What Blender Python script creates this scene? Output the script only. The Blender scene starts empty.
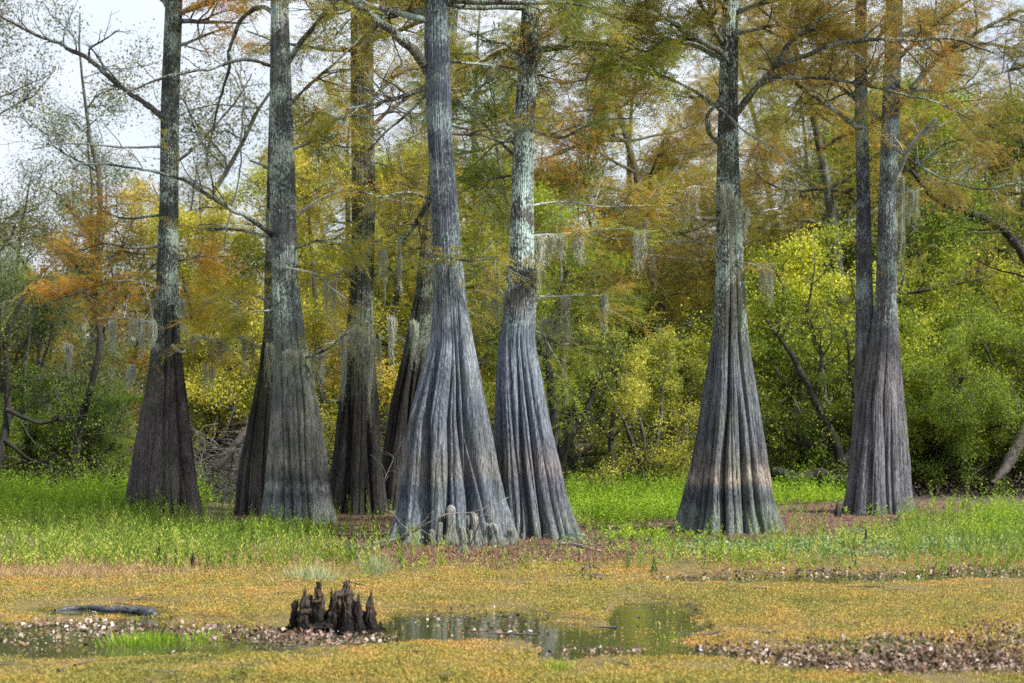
import bpy, math, random
import numpy as np
from mathutils import Vector

SEED = 11
random.seed(SEED)
rng = np.random.default_rng(SEED)
sc = bpy.context.scene
COL = sc.collection
F = 1991.1          # focal length in pixels
HZ = 410.0          # horizon row
CH = 1.7            # camera height
R = math.radians


def at(px, py, D):
    return np.array([(px - 512.0) / F * D, D, CH + (HZ - py) / F * D])


# ------------------------------------------------------------------ noise
def vnoise(x, y, seed=0):
    """smooth value noise, vectorised, -1..1"""
    x = np.asarray(x, float); y = np.asarray(y, float)
    xi = np.floor(x).astype(np.int64); yi = np.floor(y).astype(np.int64)
    xf = x - xi; yf = y - yi
    def h(a, b):
        n = (a * 374761393 + b * 668265263 + seed * 1442695041) & 0x7fffffff
        n = ((n ^ (n >> 13)) * 1274126177) & 0x7fffffff
        n = n ^ (n >> 16)
        return (n & 0xffff) / 32767.5 - 1.0
    u = xf * xf * (3 - 2 * xf); v = yf * yf * (3 - 2 * yf)
    return (h(xi, yi) * (1 - u) + h(xi + 1, yi) * u) * (1 - v) + (h(xi, yi + 1) * (1 - u) + h(xi + 1, yi + 1) * u) * v


def fbm(x, y, seed=0, o=3):
    s = 0; a = 1.0; t = 0
    for k in range(o):
        s = s + a * vnoise(x * 2 ** k, y * 2 ** k, seed + k * 17); t += a; a *= 0.5
    return s / t


def sstep(a, b, x):
    t = np.clip((x - a) / (b - a), 0, 1)
    return t * t * (3 - 2 * t)


# ------------------------------------------------------------------ mesh buffer
class Buf:
    def __init__(s):
        s.v = []; s.q = []; s.r = []; s.n = 0

    def add(s, v, q, r=None):
        v = np.asarray(v, np.float32).reshape(-1, 3); q = np.asarray(q, np.int32).reshape(-1, 4)
        s.v.append(v); s.q.append(q + s.n); s.n += len(v)
        s.r.append(np.full(len(q), 0.5, np.float32) if r is None else np.asarray(r, np.float32))

    def build(s, name, mat, parent=None, smooth=True, origin=None, attrs=None):
        v = np.concatenate(s.v) if s.v else np.zeros((0, 3), np.float32)
        q = np.concatenate(s.q) if s.q else np.zeros((0, 4), np.int32)
        r = np.concatenate(s.r) if s.r else np.zeros(0, np.float32)
        if origin is not None:
            v = v - np.asarray(origin, np.float32)
        me = bpy.data.meshes.new(name)
        me.vertices.add(len(v)); me.vertices.foreach_set('co', v.ravel())
        me.loops.add(len(q) * 4); me.loops.foreach_set('vertex_index', q.ravel())
        me.polygons.add(len(q))
        me.polygons.foreach_set('loop_start', np.arange(len(q), dtype=np.int32) * 4)
        me.polygons.foreach_set('loop_total', np.full(len(q), 4, np.int32))
        me.polygons.foreach_set('use_smooth', np.full(len(q), smooth, bool))
        a = me.attributes.new('rnd', 'FLOAT', 'FACE'); a.data.foreach_set('value', r)
        if attrs:
            for k, val in attrs.items():
                a = me.attributes.new(k, 'FLOAT', 'POINT'); a.data.foreach_set('value', np.asarray(val, np.float32))
        me.update(calc_edges=True)
        me.materials.append(mat)
        o = bpy.data.objects.new(name, me); COL.objects.link(o)
        if parent is not None:
            o.parent = parent
        elif origin is not None:
            o.location = Vector([float(c) for c in origin])
        return o


def tag(o, label=None, cat=None, group=None, kind=None):
    if label: o['label'] = label
    if cat: o['category'] = cat
    if group: o['group'] = group
    if kind: o['kind'] = kind
    return o


def empty(name, loc, rz=0.0):
    o = bpy.data.objects.new(name, None); COL.objects.link(o)
    o.location = [float(c) for c in loc]; o.rotation_euler = (0, 0, rz); o.empty_display_size = 0.2
    return o


def copy_tree(o, parent=None):
    c = o.copy(); COL.objects.link(c)
    if parent is not None: c.parent = parent
    for ch in list(o.children): copy_tree(ch, c)
    return c


def norm(v):
    v = np.asarray(v, float)
    return v / (np.linalg.norm(v, axis=-1, keepdims=True) + 1e-9)


def tube(buf, pts, rad, sides=6, r=None, cap=True):
    P = np.asarray(pts, float); n = len(P); rad = np.broadcast_to(np.asarray(rad, float), (n,))
    T = np.gradient(P, axis=0); T = norm(T)
    m = norm(T.mean(0)); ref = np.array([0, 0, 1.0]) if abs(m[2]) < 0.8 else np.array([0, 1.0, 0.1])
    A = norm(np.cross(T, ref)); B = np.cross(T, A)
    th = np.arange(sides) / sides * 2 * math.pi
    V = P[:, None, :] + rad[:, None, None] * (np.cos(th)[None, :, None] * A[:, None, :] + np.sin(th)[None, :, None] * B[:, None, :])
    V = V.reshape(-1, 3)
    i = np.arange(n - 1)[:, None] * sides; j = np.arange(sides)[None, :]; j2 = (j + 1) % sides
    Q = np.stack([i + j, i + j2, i + sides + j2, i + sides + j], -1).reshape(-1, 4)
    if cap:
        tip = P[-1] + T[-1] * rad[-1]; V = np.vstack([V, tip[None]])
        b = (n - 1) * sides; ti = n * sides; jj = np.arange(0, sides, 2)
        Qc = np.stack([b + jj, b + (jj + 1) % sides, b + (jj + 2) % sides, np.full_like(jj, ti)], -1)
        Q = np.vstack([Q, Qc])
    buf.add(V, Q, None if r is None else np.full(len(Q), r))


def resample(P, n):
    P = np.asarray(P, float)
    d = np.r_[0, np.cumsum(np.linalg.norm(np.diff(P, axis=0), axis=1))]
    # catmull-rom-like smoothing through dense linear + filter
    t = np.linspace(0, d[-1], n)
    Q = np.stack([np.interp(t, d, P[:, k]) for k in range(3)], 1)
    for _ in range(max(1, n // (2 * len(P)))):
        Q[1:-1] = 0.25 * Q[:-2] + 0.5 * Q[1:-1] + 0.25 * Q[2:]
    return Q


def wander(p, d, L, n, wig, droop=0.0, rs=None):
    rs = rs or rng
    P = [np.array(p, float)]; d = norm(d)
    st = L / (n - 1)
    for k in range(n - 1):
        d = norm(d + rs.normal(0, wig, 3) + np.array([0, 0, -droop]))
        P.append(P[-1] + d * st)
    return np.array(P)


# ------------------------------------------------------------------ leaves
def diamonds(buf, P, Dv, Nv, L, W, r):
    """diamond leaf at P along Dv lying in plane with normal Nv"""
    Dv = norm(Dv); S = norm(np.cross(Dv, Nv)); L = np.asarray(L)[:, None]; W = np.asarray(W)[:, None]
    Nn = np.cross(S, Dv)
    a = P; b = P + Dv * L * 0.45 + S * W * 0.5 + Nn * L * 0.08; c = P + Dv * L; d = P + Dv * L * 0.45 - S * W * 0.5 + Nn * L * 0.08
    V = np.stack([a, b, c, d], 1).reshape(-1, 3)
    Q = np.arange(len(P) * 4).reshape(-1, 4)
    buf.add(V, Q, r)


def rdir(n, up=0.0, rs=None):
    rs = rs or rng
    v = rs.normal(0, 1, (n, 3)); v[:, 2] += up
    return norm(v)


def leaf_cloud(buf, C, spread, per, size, up=0.3, asp=0.5, hang=0.0, rs=None):
    """leaves round a set of twig points"""
    rs = rs or rng
    C = np.repeat(np.asarray(C), per, axis=0); n = len(C)
    P = C + rs.normal(0, 1, (n, 3)) * np.asarray(spread)
    D = rdir(n, -hang, rs); N = rdir(n, up * 3, rs)
    L = size * rs.uniform(0.45, 1.5, n)
    cl = np.repeat(rs.uniform(0, 1, n // per), per)
    diamonds(buf, P, D, N, L, L * asp, np.clip(0.55 * cl + 0.45 * rs.uniform(0, 1, n), 0, 1))


def sprays(buf, P, A, L, K=9, ll=0.05, lw=0.012, r=None, rs=None):
    """feathery cypress sprays: K leaflet pairs along an axis"""
    rs = rs or rng
    n = len(P); A = norm(A); N = norm(rdir(n, 1.5, rs)); S = norm(np.cross(A, N)); L = np.asarray(L)
    if r is None: r = rs.uniform(0, 1, n)
    t = (np.arange(K) + 0.5) / K
    base = P[:, None, :] + A[:, None, :] * (t[None, :, None] * L[:, None, None])
    base[..., 2] -= (t[None, :] ** 2) * L[:, None] * 0.25
    env = (0.55 + 0.9 * t) * (1.25 - t)
    for sgn in (1, -1):
        D = A[:, None, :] * 0.55 + sgn * S[:, None, :] + rs.normal(0, 0.18, (n, K, 3))
        ln = (ll * env[None, :] * rs.uniform(0.75, 1.25, (n, K)))
        diamonds(buf, base.reshape(-1, 3), D.reshape(-1, 3), np.repeat(N, K, 0), ln.ravel(), np.full(n * K, lw),
                 np.clip(np.repeat(r, K) + rs.normal(0, 0.08, n * K), 0, 1))


# ------------------------------------------------------------------ materials
def new_mat(name):
    m = bpy.data.materials.new(name); m.use_nodes = True
    nt = m.node_tree; nt.nodes.clear()
    return m, nt, nt.nodes, nt.links


def ramp(nd, stops, interp='LINEAR'):
    n = nd.new('ShaderNodeValToRGB'); cr = n.color_ramp; cr.interpolation = interp
    while len(cr.elements) < len(stops): cr.elements.new(0.5)
    for e, (p, c) in zip(cr.elements, stops):
        e.position = p; e.color = (c[0], c[1], c[2], 1) if not isinstance(c, (int, float)) else (c, c, c, 1)
    return n


def mixc(nd, lk, fac, a, b, mode='MIX'):
    n = nd.new('ShaderNodeMix'); n.data_type = 'RGBA'; n.blend_type = mode
    for s, val in ((0, fac), (6, a), (7, b)):
        if hasattr(val, 'is_output'): lk.new(val, n.inputs[s])
        elif s == 0: n.inputs[0].default_value = val
        else: n.inputs[s].default_value = (val[0], val[1], val[2], 1)
    return n.outputs[2]


def leaf_mat(name, stops, trans=0.35, patch=0.5, pscale=0.5, rough=0.6, gain=1.15):
    m, nt, nd, lk = new_mat(name)
    at_ = nd.new('ShaderNodeAttribute'); at_.attribute_name = 'rnd'
    geo = nd.new('ShaderNodeNewGeometry')
    ns = nd.new('ShaderNodeTexNoise'); ns.inputs['Scale'].default_value = pscale; ns.inputs['Detail'].default_value = 2
    lk.new(geo.outputs['Position'], ns.inputs['Vector'])
    mr = nd.new('ShaderNodeMapRange'); mr.inputs[1].default_value = 0.3; mr.inputs[2].default_value = 0.7
    lk.new(ns.outputs['Fac'], mr.inputs[0])
    mx = nd.new('ShaderNodeMix'); mx.data_type = 'FLOAT'; mx.inputs[0].default_value = patch
    lk.new(at_.outputs['Fac'], mx.inputs[2]); lk.new(mr.outputs[0], mx.inputs[3])
    cr = ramp(nd, [(p, [min(1, c * gain) for c in col]) for p, col in stops]); lk.new(mx.outputs[0], cr.inputs[0])
    oi = nd.new('ShaderNodeObjectInfo')
    col = mixc(nd, lk, 1.0, cr.outputs[0], oi.outputs['Color'], 'MULTIPLY')
    pb = nd.new('ShaderNodeBsdfPrincipled'); lk.new(col, pb.inputs['Base Color'])
    pb.inputs['Roughness'].default_value = rough; pb.inputs['Specular IOR Level'].default_value = 0.25
    tr = nd.new('ShaderNodeBsdfTranslucent'); lk.new(col, tr.inputs['Color'])
    ms = nd.new('ShaderNodeMixShader'); ms.inputs[0].default_value = trans
    lk.new(pb.outputs[0], ms.inputs[1]); lk.new(tr.outputs[0], ms.inputs[2])
    out = nd.new('ShaderNodeOutputMaterial'); lk.new(ms.outputs[0], out.inputs[0])
    return m


def bark_mat(name, zstops, ztop=8.0, streak=((0.4,) * 3, (1.3,) * 3), lichen=(0.38, 0.50, 0.47), lic_lo=2.6, lic_hi=3.6,
             lic_amt=0.5, bump=0.8, vs=1.3, hs=34.0, moss=(0.10, 0.13, 0.06), moss_amt=0.25):
    """zstops: (height m, colour)"""
    m, nt, nd, lk = new_mat(name)
    geo = nd.new('ShaderNodeNewGeometry')
    sp = nd.new('ShaderNodeSeparateXYZ'); lk.new(geo.outputs['Position'], sp.inputs[0])
    # wobble of height
    n0 = nd.new('ShaderNodeTexNoise'); n0.inputs['Scale'].default_value = 3.0; n0.inputs['Detail'].default_value = 4
    mp0 = nd.new('ShaderNodeMapping'); mp0.inputs['Scale'].default_value = (2.5, 2.5, 0.6)
    lk.new(geo.outputs['Position'], mp0.inputs[0]); lk.new(mp0.outputs[0], n0.inputs['Vector'])
    a = nd.new('ShaderNodeMath'); a.operation = 'MULTIPLY_ADD'; a.inputs[1].default_value = 0.36; a.inputs[2].default_value = -0.18
    lk.new(n0.outputs['Fac'], a.inputs[0])
    z = nd.new('ShaderNodeMath'); z.operation = 'ADD'; lk.new(sp.outputs[2], z.inputs[0]); lk.new(a.outputs[0], z.inputs[1])
    zn = nd.new('ShaderNodeMath'); zn.operation = 'DIVIDE'; zn.inputs[1].default_value = ztop; lk.new(z.outputs[0], zn.inputs[0])
    cr = ramp(nd, [(min(1, zz / ztop), c) for zz, c in zstops]); lk.new(zn.outputs[0], cr.inputs[0])
    # streaks along the grain
    mp = nd.new('ShaderNodeMapping'); mp.inputs['Scale'].default_value = (hs, hs, vs)
    lk.new(geo.outputs['Position'], mp.inputs[0])
    n1 = nd.new('ShaderNodeTexNoise'); n1.inputs['Scale'].default_value = 1.0; n1.inputs['Detail'].default_value = 6; n1.inputs['Roughness'].default_value = 0.65
    lk.new(mp.outputs[0], n1.inputs['Vector'])
    sr = ramp(nd, [(0.30, streak[0]), (0.72, streak[1])]); lk.new(n1.outputs['Fac'], sr.inputs[0])
    col = mixc(nd, lk, 1.0, cr.outputs[0], sr.outputs[0], 'MULTIPLY')
    # mottled patches
    n2 = nd.new('ShaderNodeTexNoise'); n2.inputs['Scale'].default_value = 5.0; n2.inputs['Detail'].default_value = 5
    mpb = nd.new('ShaderNodeMapping'); mpb.inputs['Scale'].default_value = (1, 1, 0.45)
    lk.new(geo.outputs['Position'], mpb.inputs[0]); lk.new(mpb.outputs[0], n2.inputs['Vector'])
    pr = ramp(nd, [(0.35, (0.72, 0.72, 0.74)), (0.65, (1.18, 1.15, 1.1))]); lk.new(n2.outputs['Fac'], pr.inputs[0])
    col = mixc(nd, lk, 1.0, col, pr.outputs[0], 'MULTIPLY')
    # moss green tint patches
    n4 = nd.new('ShaderNodeTexNoise'); n4.inputs['Scale'].default_value = 2.2; n4.inputs['Detail'].default_value = 5
    lk.new(mpb.outputs[0], n4.inputs['Vector'])
    mr4 = ramp(nd, [(0.50, 0.0), (0.68, moss_amt)]); lk.new(n4.outputs['Fac'], mr4.inputs[0])
    col = mixc(nd, lk, mr4.outputs[0], col, moss)
    # lichen blotches higher up
    hm = nd.new('ShaderNodeMapRange'); hm.inputs[1].default_value = lic_lo; hm.inputs[2].default_value = lic_hi
    lk.new(z.outputs[0], hm.inputs[0])
    n3 = nd.new('ShaderNodeTexNoise'); n3.inputs['Scale'].default_value = 34.0; n3.inputs['Detail'].default_value = 5; n3.inputs['Roughness'].default_value = 0.7
    mpl = nd.new('ShaderNodeMapping'); mpl.inputs['Scale'].default_value = (1.3, 1.3, 0.7)
    lk.new(geo.outputs['Position'], mpl.inputs[0]); lk.new(mpl.outputs[0], n3.inputs['Vector'])
    n5 = nd.new('ShaderNodeTexNoise'); n5.inputs['Scale'].default_value = 2.4; n5.inputs['Detail'].default_value = 3
    lk.new(geo.outputs['Position'], n5.inputs['Vector'])
    ad = nd.new('ShaderNodeMath'); ad.operation = 'MULTIPLY_ADD'; ad.inputs[1].default_value = 0.75; lk.new(n5.outputs['Fac'], ad.inputs[0]); lk.new(n3.outputs['Fac'], ad.inputs[2])
    lr = ramp(nd, [(0.87, 0.0), (0.96, 1.0)]); lk.new(ad.outputs[0], lr.inputs[0])
    lm = nd.new('ShaderNodeMath'); lm.operation = 'MULTIPLY'; lk.new(hm.outputs[0], lm.inputs[0]); lk.new(lr.outputs[0], lm.inputs[1])
    lm2 = nd.new('ShaderNodeMath'); lm2.operation = 'MULTIPLY'; lk.new(lm.outputs[0], lm2.inputs[0]); lm2.inputs[1].default_value = lic_amt
    col = mixc(nd, lk, lm2.outputs[0], col, lichen)
    mpg = nd.new('ShaderNodeMapping'); mpg.inputs['Scale'].default_value = (62, 62, 13)
    lk.new(geo.outputs['Position'], mpg.inputs[0])
    n7 = nd.new('ShaderNodeTexNoise'); n7.inputs['Scale'].default_value = 1.0; n7.inputs['Detail'].default_value = 4; n7.inputs['Roughness'].default_value = .7
    lk.new(mpg.outputs[0], n7.inputs['Vector'])
    gr = ramp(nd, [(0.36, (.65,) * 3), (0.64, (2.0,) * 3)]); lk.new(n7.outputs['Fac'], gr.inputs[0])
    col = mixc(nd, lk, 1.0, col, gr.outputs[0], 'MULTIPLY')
    oi = nd.new('ShaderNodeObjectInfo')
    col = mixc(nd, lk, 1.0, col, oi.outputs['Color'], 'MULTIPLY')
    # bump
    mpc = nd.new('ShaderNodeMapping'); mpc.inputs['Scale'].default_value = (hs * 2.6, hs * 2.6, 3.0)
    lk.new(geo.outputs['Position'], mpc.inputs[0])
    n6 = nd.new('ShaderNodeTexNoise'); n6.inputs['Scale'].default_value = 1.0; n6.inputs['Detail'].default_value = 4
    lk.new(mpc.outputs[0], n6.inputs['Vector'])
    sm = nd.new('ShaderNodeMath'); sm.operation = 'MULTIPLY_ADD'; sm.inputs[1].default_value = 0.5
    lk.new(n6.outputs['Fac'], sm.inputs[0]); lk.new(n1.outputs['Fac'], sm.inputs[2])
    bp = nd.new('ShaderNodeBump'); bp.inputs['Strength'].default_value = bump; bp.inputs['Distance'].default_value = 0.06
    lk.new(sm.outputs[0], bp.inputs['Height'])
    pb = nd.new('ShaderNodeBsdfPrincipled'); lk.new(col, pb.inputs['Base Color']); lk.new(bp.outputs[0], pb.inputs['Normal'])
    pb.inputs['Roughness'].default_value = 0.85; pb.inputs['Specular IOR Level'].default_value = 0.25
    out = nd.new('ShaderNodeOutputMaterial'); lk.new(pb.outputs[0], out.inputs[0])
    return m


def plain_mat(name, c0, c1, scale=20, stretch=(1, 1, 1), rough=0.8, bump=0.3):
    m, nt, nd, lk = new_mat(name)
    tc = nd.new('ShaderNodeTexCoord'); mp = nd.new('ShaderNodeMapping'); mp.inputs['Scale'].default_value = stretch
    lk.new(tc.outputs['Object'], mp.inputs[0])
    ns = nd.new('ShaderNodeTexNoise'); ns.inputs['Scale'].default_value = scale; ns.inputs['Detail'].default_value = 6; ns.inputs['Roughness'].default_value = 0.65
    lk.new(mp.outputs[0], ns.inputs['Vector'])
    cr = ramp(nd, [(0.32, c0), (0.68, c1)]); lk.new(ns.outputs['Fac'], cr.inputs[0])
    oi = nd.new('ShaderNodeObjectInfo')
    col = mixc(nd, lk, 1.0, cr.outputs[0], oi.outputs['Color'], 'MULTIPLY')
    pb = nd.new('ShaderNodeBsdfPrincipled'); lk.new(col, pb.inputs['Base Color'])
    bp = nd.new('ShaderNodeBump'); bp.inputs['Strength'].default_value = bump; bp.inputs['Distance'].default_value = 0.02
    lk.new(ns.outputs['Fac'], bp.inputs['Height']); lk.new(bp.outputs[0], pb.inputs['Normal'])
    pb.inputs['Roughness'].default_value = rough
    out = nd.new('ShaderNodeOutputMaterial'); lk.new(pb.outputs[0], out.inputs[0])
    return m


# trunks: each kind of weathering
GREY = dict(zstops=[(0.0, (0.116, 0.140, 0.138)), (0.35, (0.165, 0.191, 0.218)), (0.75, (0.088, 0.109, 0.138)), (1.0, (0.165, 0.164, 0.167)),
                    (1.25, (0.121, 0.135, 0.162)), (1.7, (0.110, 0.131, 0.165)), (2.4, (0.182, 0.212, 0.261)), (3.1, (0.138, 0.164, 0.204)), (3.3, (0.094, 0.109, 0.134)), (6, (0.088, 0.107, 0.144))])
M = {}
M['bark_main'] = bark_mat('silver grey fluted bark', lic_lo=2.9, lic_hi=3.4, lic_amt=0.35, **GREY)
M['bark_second'] = bark_mat('blue grey fluted bark', [(0.0, (0.108, 0.131, 0.132)), (0.3, (0.153, 0.171, 0.178)), (0.7, (0.097, 0.113, 0.143)), (1.0, (0.159, 0.148, 0.158)),
    (1.4, (0.118, 0.138, 0.178)), (2.4, (0.153, 0.187, 0.244)), (2.7, (0.103, 0.131, 0.172)), (3.0, (0.108, 0.108, 0.108)), (6, (0.064, 0.063, 0.068))], lic_lo=2.6, lic_hi=3.1, lic_amt=0.85)
M['bark_band'] = bark_mat('banded grey bark', [(0.0, (0.130, 0.158, 0.144)), (0.38, (0.135, 0.158, 0.155)), (0.52, (0.065, 0.076, 0.094)), (0.66, (0.085, 0.095, 0.115)), (0.80, (0.29, 0.25, 0.225)),
    (1.0, (0.140, 0.132, 0.132)), (1.4, (0.105, 0.120, 0.143)), (2.3, (0.110, 0.124, 0.147)), (2.8, (0.085, 0.084, 0.083)), (6, (0.060, 0.059, 0.060))], lic_lo=2.5, lic_hi=3.0, lic_amt=0.8, moss_amt=0.4)
M['bark_twin'] = bark_mat('twin cypress bark', [(0.0, (0.075, 0.082, 0.092)), (0.5, (0.135, 0.136, 0.161)), (1.2, (0.120, 0.122, 0.144)), (2.2, (0.125, 0.118, 0.136)), (3.0, (0.100, 0.101, 0.121)), (6, (0.072, 0.077, 0.101))],
    lic_lo=2.4, lic_hi=3.2, lic_amt=0.5)
M['bark_brown'] = bark_mat('purple brown bark', [(0.0, (0.055, 0.052, 0.050)), (0.5, (0.088, 0.076, 0.078)), (1.2, (0.095, 0.078, 0.080)), (2.0, (0.070, 0.060, 0.062)), (2.6, (0.055, 0.058, 0.056)), (6, (0.060, 0.070, 0.066))],
    lic_lo=2.3, lic_hi=3.4, lic_amt=0.85, lichen=(0.30, 0.38, 0.34))
M['bark_green'] = bark_mat('green grey banded bark', [(0.0, (0.147, 0.168, 0.171)), (0.35, (0.175, 0.189, 0.189)), (0.5, (0.105, 0.115, 0.123)), (0.62, (0.238, 0.252, 0.232)), (0.72, (0.119, 0.126, 0.123)), (0.95, (0.259, 0.252, 0.225)), (1.25, (0.147, 0.151, 0.142)),
    (1.55, (0.210, 0.210, 0.189)), (1.8, (0.119, 0.126, 0.123)), (2.5, (0.196, 0.221, 0.203)), (3.0, (0.140, 0.161, 0.167)), (6, (0.098, 0.105, 0.113))], lic_lo=2.5, lic_hi=3.0, lic_amt=0.9, lichen=(0.36, 0.44, 0.40), moss_amt=0.35)
M['bark_dark'] = bark_mat('dark brown fluted bark', [(0.0, (0.039, 0.037, 0.034)), (0.6, (0.056, 0.051, 0.051)), (1.6, (0.037, 0.034, 0.032)), (2.4, (0.027, 0.025, 0.024)), (2.8, (0.060, 0.068, 0.060)), (6, (0.051, 0.043, 0.032))],
    lic_lo=2.2, lic_hi=3.2, lic_amt=0.7, lichen=(0.26, 0.31, 0.25))
M['limb'] = bark_mat('limb bark', [(0, (0.060, 0.052, 0.045)), (8, (0.062, 0.055, 0.050))], lic_lo=0, lic_hi=1, lic_amt=0.45, vs=6, hs=14, bump=0.5)
M['limb_pale'] = bark_mat('dead pale limb', [(0, (0.24, 0.25, 0.24)), (8, (0.24, 0.25, 0.25))], lic_lo=0, lic_hi=1, lic_amt=0.6, lichen=(0.42, 0.45, 0.44), vs=6, hs=14, bump=0.4)
M['limb_brown'] = bark_mat('brown limb', [(0, (0.10, 0.065, 0.045)), (8, (0.11, 0.075, 0.055))], lic_lo=0, lic_hi=1, lic_amt=0.3, vs=6, hs=14, bump=0.5)
M['bark_wood'] = bark_mat('background bark', [(0, (0.045, 0.043, 0.038)), (8, (0.060, 0.058, 0.052))], lic_lo=0, lic_hi=2, lic_amt=0.35, lichen=(0.2, 0.23, 0.2), vs=2, hs=8)
M['bark_pale'] = bark_mat('pale background bark', [(0, (0.16, 0.17, 0.16)), (8, (0.20, 0.22, 0.21))], lic_lo=0, lic_hi=1, lic_amt=0.8, lichen=(0.38, 0.43, 0.41), vs=2, hs=8)
M['bark_black'] = bark_mat('near black bark', [(0, (0.020, 0.018, 0.016)), (8, (0.026, 0.023, 0.020))], lic_lo=0, lic_hi=2, lic_amt=0.1, lichen=(0.15, 0.17, 0.14), vs=2, hs=8, moss_amt=.1)  # near-black tone, set darker than the other background bark
M['twig'] = plain_mat('grey twig', (0.05, 0.045, 0.04), (0.12, 0.11, 0.10), 6)

# foliage
M['n_orange'] = leaf_mat('orange needles', [(0, (0.14, 0.18, 0.03)), (0.35, (0.38, 0.30, 0.04)), (0.65, (0.50, 0.28, 0.045)), (1, (0.52, 0.19, 0.04))], trans=0.4)
M['n_gold'] = leaf_mat('golden needles', [(0, (0.12, 0.18, 0.03)), (0.4, (0.32, 0.31, 0.035)), (0.75, (0.52, 0.40, 0.045)), (1, (0.52, 0.25, 0.045))], trans=0.4)
M['n_olive'] = leaf_mat('olive needles', [(0, (0.10, 0.15, 0.025)), (0.4, (0.26, 0.26, 0.04)), (0.75, (0.40, 0.27, 0.045)), (1, (0.42, 0.17, 0.035))], trans=0.4)
M['n_mix'] = leaf_mat('green and orange needles', [(0, (0.08, 0.17, 0.03)), (0.5, (0.20, 0.27, 0.04)), (0.72, (0.36, 0.30, 0.05)), (1, (0.44, 0.19, 0.05))], trans=0.4)
M['n_rust'] = leaf_mat('rust needles', [(0, (0.10, 0.13, 0.025)), (0.4, (0.24, 0.22, 0.045)), (0.75, (0.36, 0.23, 0.05)), (1, (0.42, 0.17, 0.05))], trans=0.4)
M['l_yellow'] = leaf_mat('yellow leaves', [(0, (0.12, 0.18, 0.025)), (0.4, (0.30, 0.33, 0.03)), (0.8, (0.54, 0.47, 0.05)), (1, (0.58, 0.34, 0.04))])
M['l_yg'] = leaf_mat('yellow green leaves', [(0, (0.046, 0.075, 0.013)), (0.45, (0.149, 0.196, 0.022)), (0.75, (0.414, 0.414, 0.044)), (1, (0.644, 0.575, 0.099))], patch=.35)
M['l_green'] = leaf_mat('green leaves', [(0, (0.041, 0.068, 0.012)), (0.5, (0.121, 0.176, 0.022)), (0.85, (0.270, 0.311, 0.036)), (1, (0.513, 0.486, 0.072))], patch=.35)
M['l_dull'] = leaf_mat('dull willow leaves', [(0, (0.06, 0.08, 0.03)), (0.5, (0.12, 0.15, 0.055)), (1, (0.20, 0.20, 0.07))])
M['weed'] = leaf_mat('bright green weed', [(0, (0.08, 0.15, 0.01)), (0.5, (0.20, 0.33, 0.02)), (1, (0.42, 0.48, 0.05))], pscale=1.5, patch=0.35)
M['mat'] = leaf_mat('golden marsh leaves', [(0, (0.069, 0.089, 0.020)), (0.30, (0.238, 0.229, 0.050)), (0.6, (0.376, 0.269, 0.065)), (0.85, (0.455, 0.249, 0.070)), (1, (0.573, 0.438, 0.200))], pscale=2.2, patch=0.5, trans=0.25)
M['mixweed'] = leaf_mat('mixed bank weeds', [(0, (0.051, 0.098, 0.017)), (0.4, (0.184, 0.270, 0.034)), (0.7, (0.367, 0.405, 0.077)), (1, (0.490, 0.416, 0.154))], pscale=1.2, patch=0.45)
M['tan'] = leaf_mat('dry tan grass', [(0, (0.25, 0.18, 0.10)), (0.5, (0.36, 0.24, 0.14)), (1, (0.50, 0.36, 0.24))], pscale=1.5)
M['litter'] = leaf_mat('dead floating leaves', [(0, (0.03, 0.02, 0.012)), (0.3, (0.12, 0.07, 0.045)), (0.6, (0.23, 0.15, 0.11)), (0.85, (0.36, 0.29, 0.25)), (1, (0.58, 0.54, 0.52))], trans=0.05, patch=0.15, rough=0.4)
M['needles'] = leaf_mat('rust needle litter', [(0, (0.07, 0.038, 0.024)), (0.5, (0.17, 0.092, 0.055)), (1, (0.27, 0.16, 0.10))], trans=0.05, patch=0.3)
M['pale'] = leaf_mat('pale green blades', [(0, (0.14, 0.20, 0.07)), (0.5, (0.25, 0.31, 0.15)), (1, (0.42, 0.45, 0.28))])
M['moss'] = leaf_mat('spanish moss', [(0, (0.20, 0.22, 0.16)), (0.5, (0.36, 0.38, 0.30)), (1, (0.52, 0.54, 0.45))], trans=0.3)
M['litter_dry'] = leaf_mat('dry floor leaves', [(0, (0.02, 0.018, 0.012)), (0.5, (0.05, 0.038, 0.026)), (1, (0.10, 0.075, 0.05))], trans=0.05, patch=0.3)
M['lowgreen'] = leaf_mat('creeping green leaves', [(0, (0.06, 0.13, 0.04)), (0.5, (0.14, 0.24, 0.08)), (0.8, (0.22, 0.30, 0.14)), (1, (0.45, 0.48, 0.40))], patch=0.2)

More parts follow.
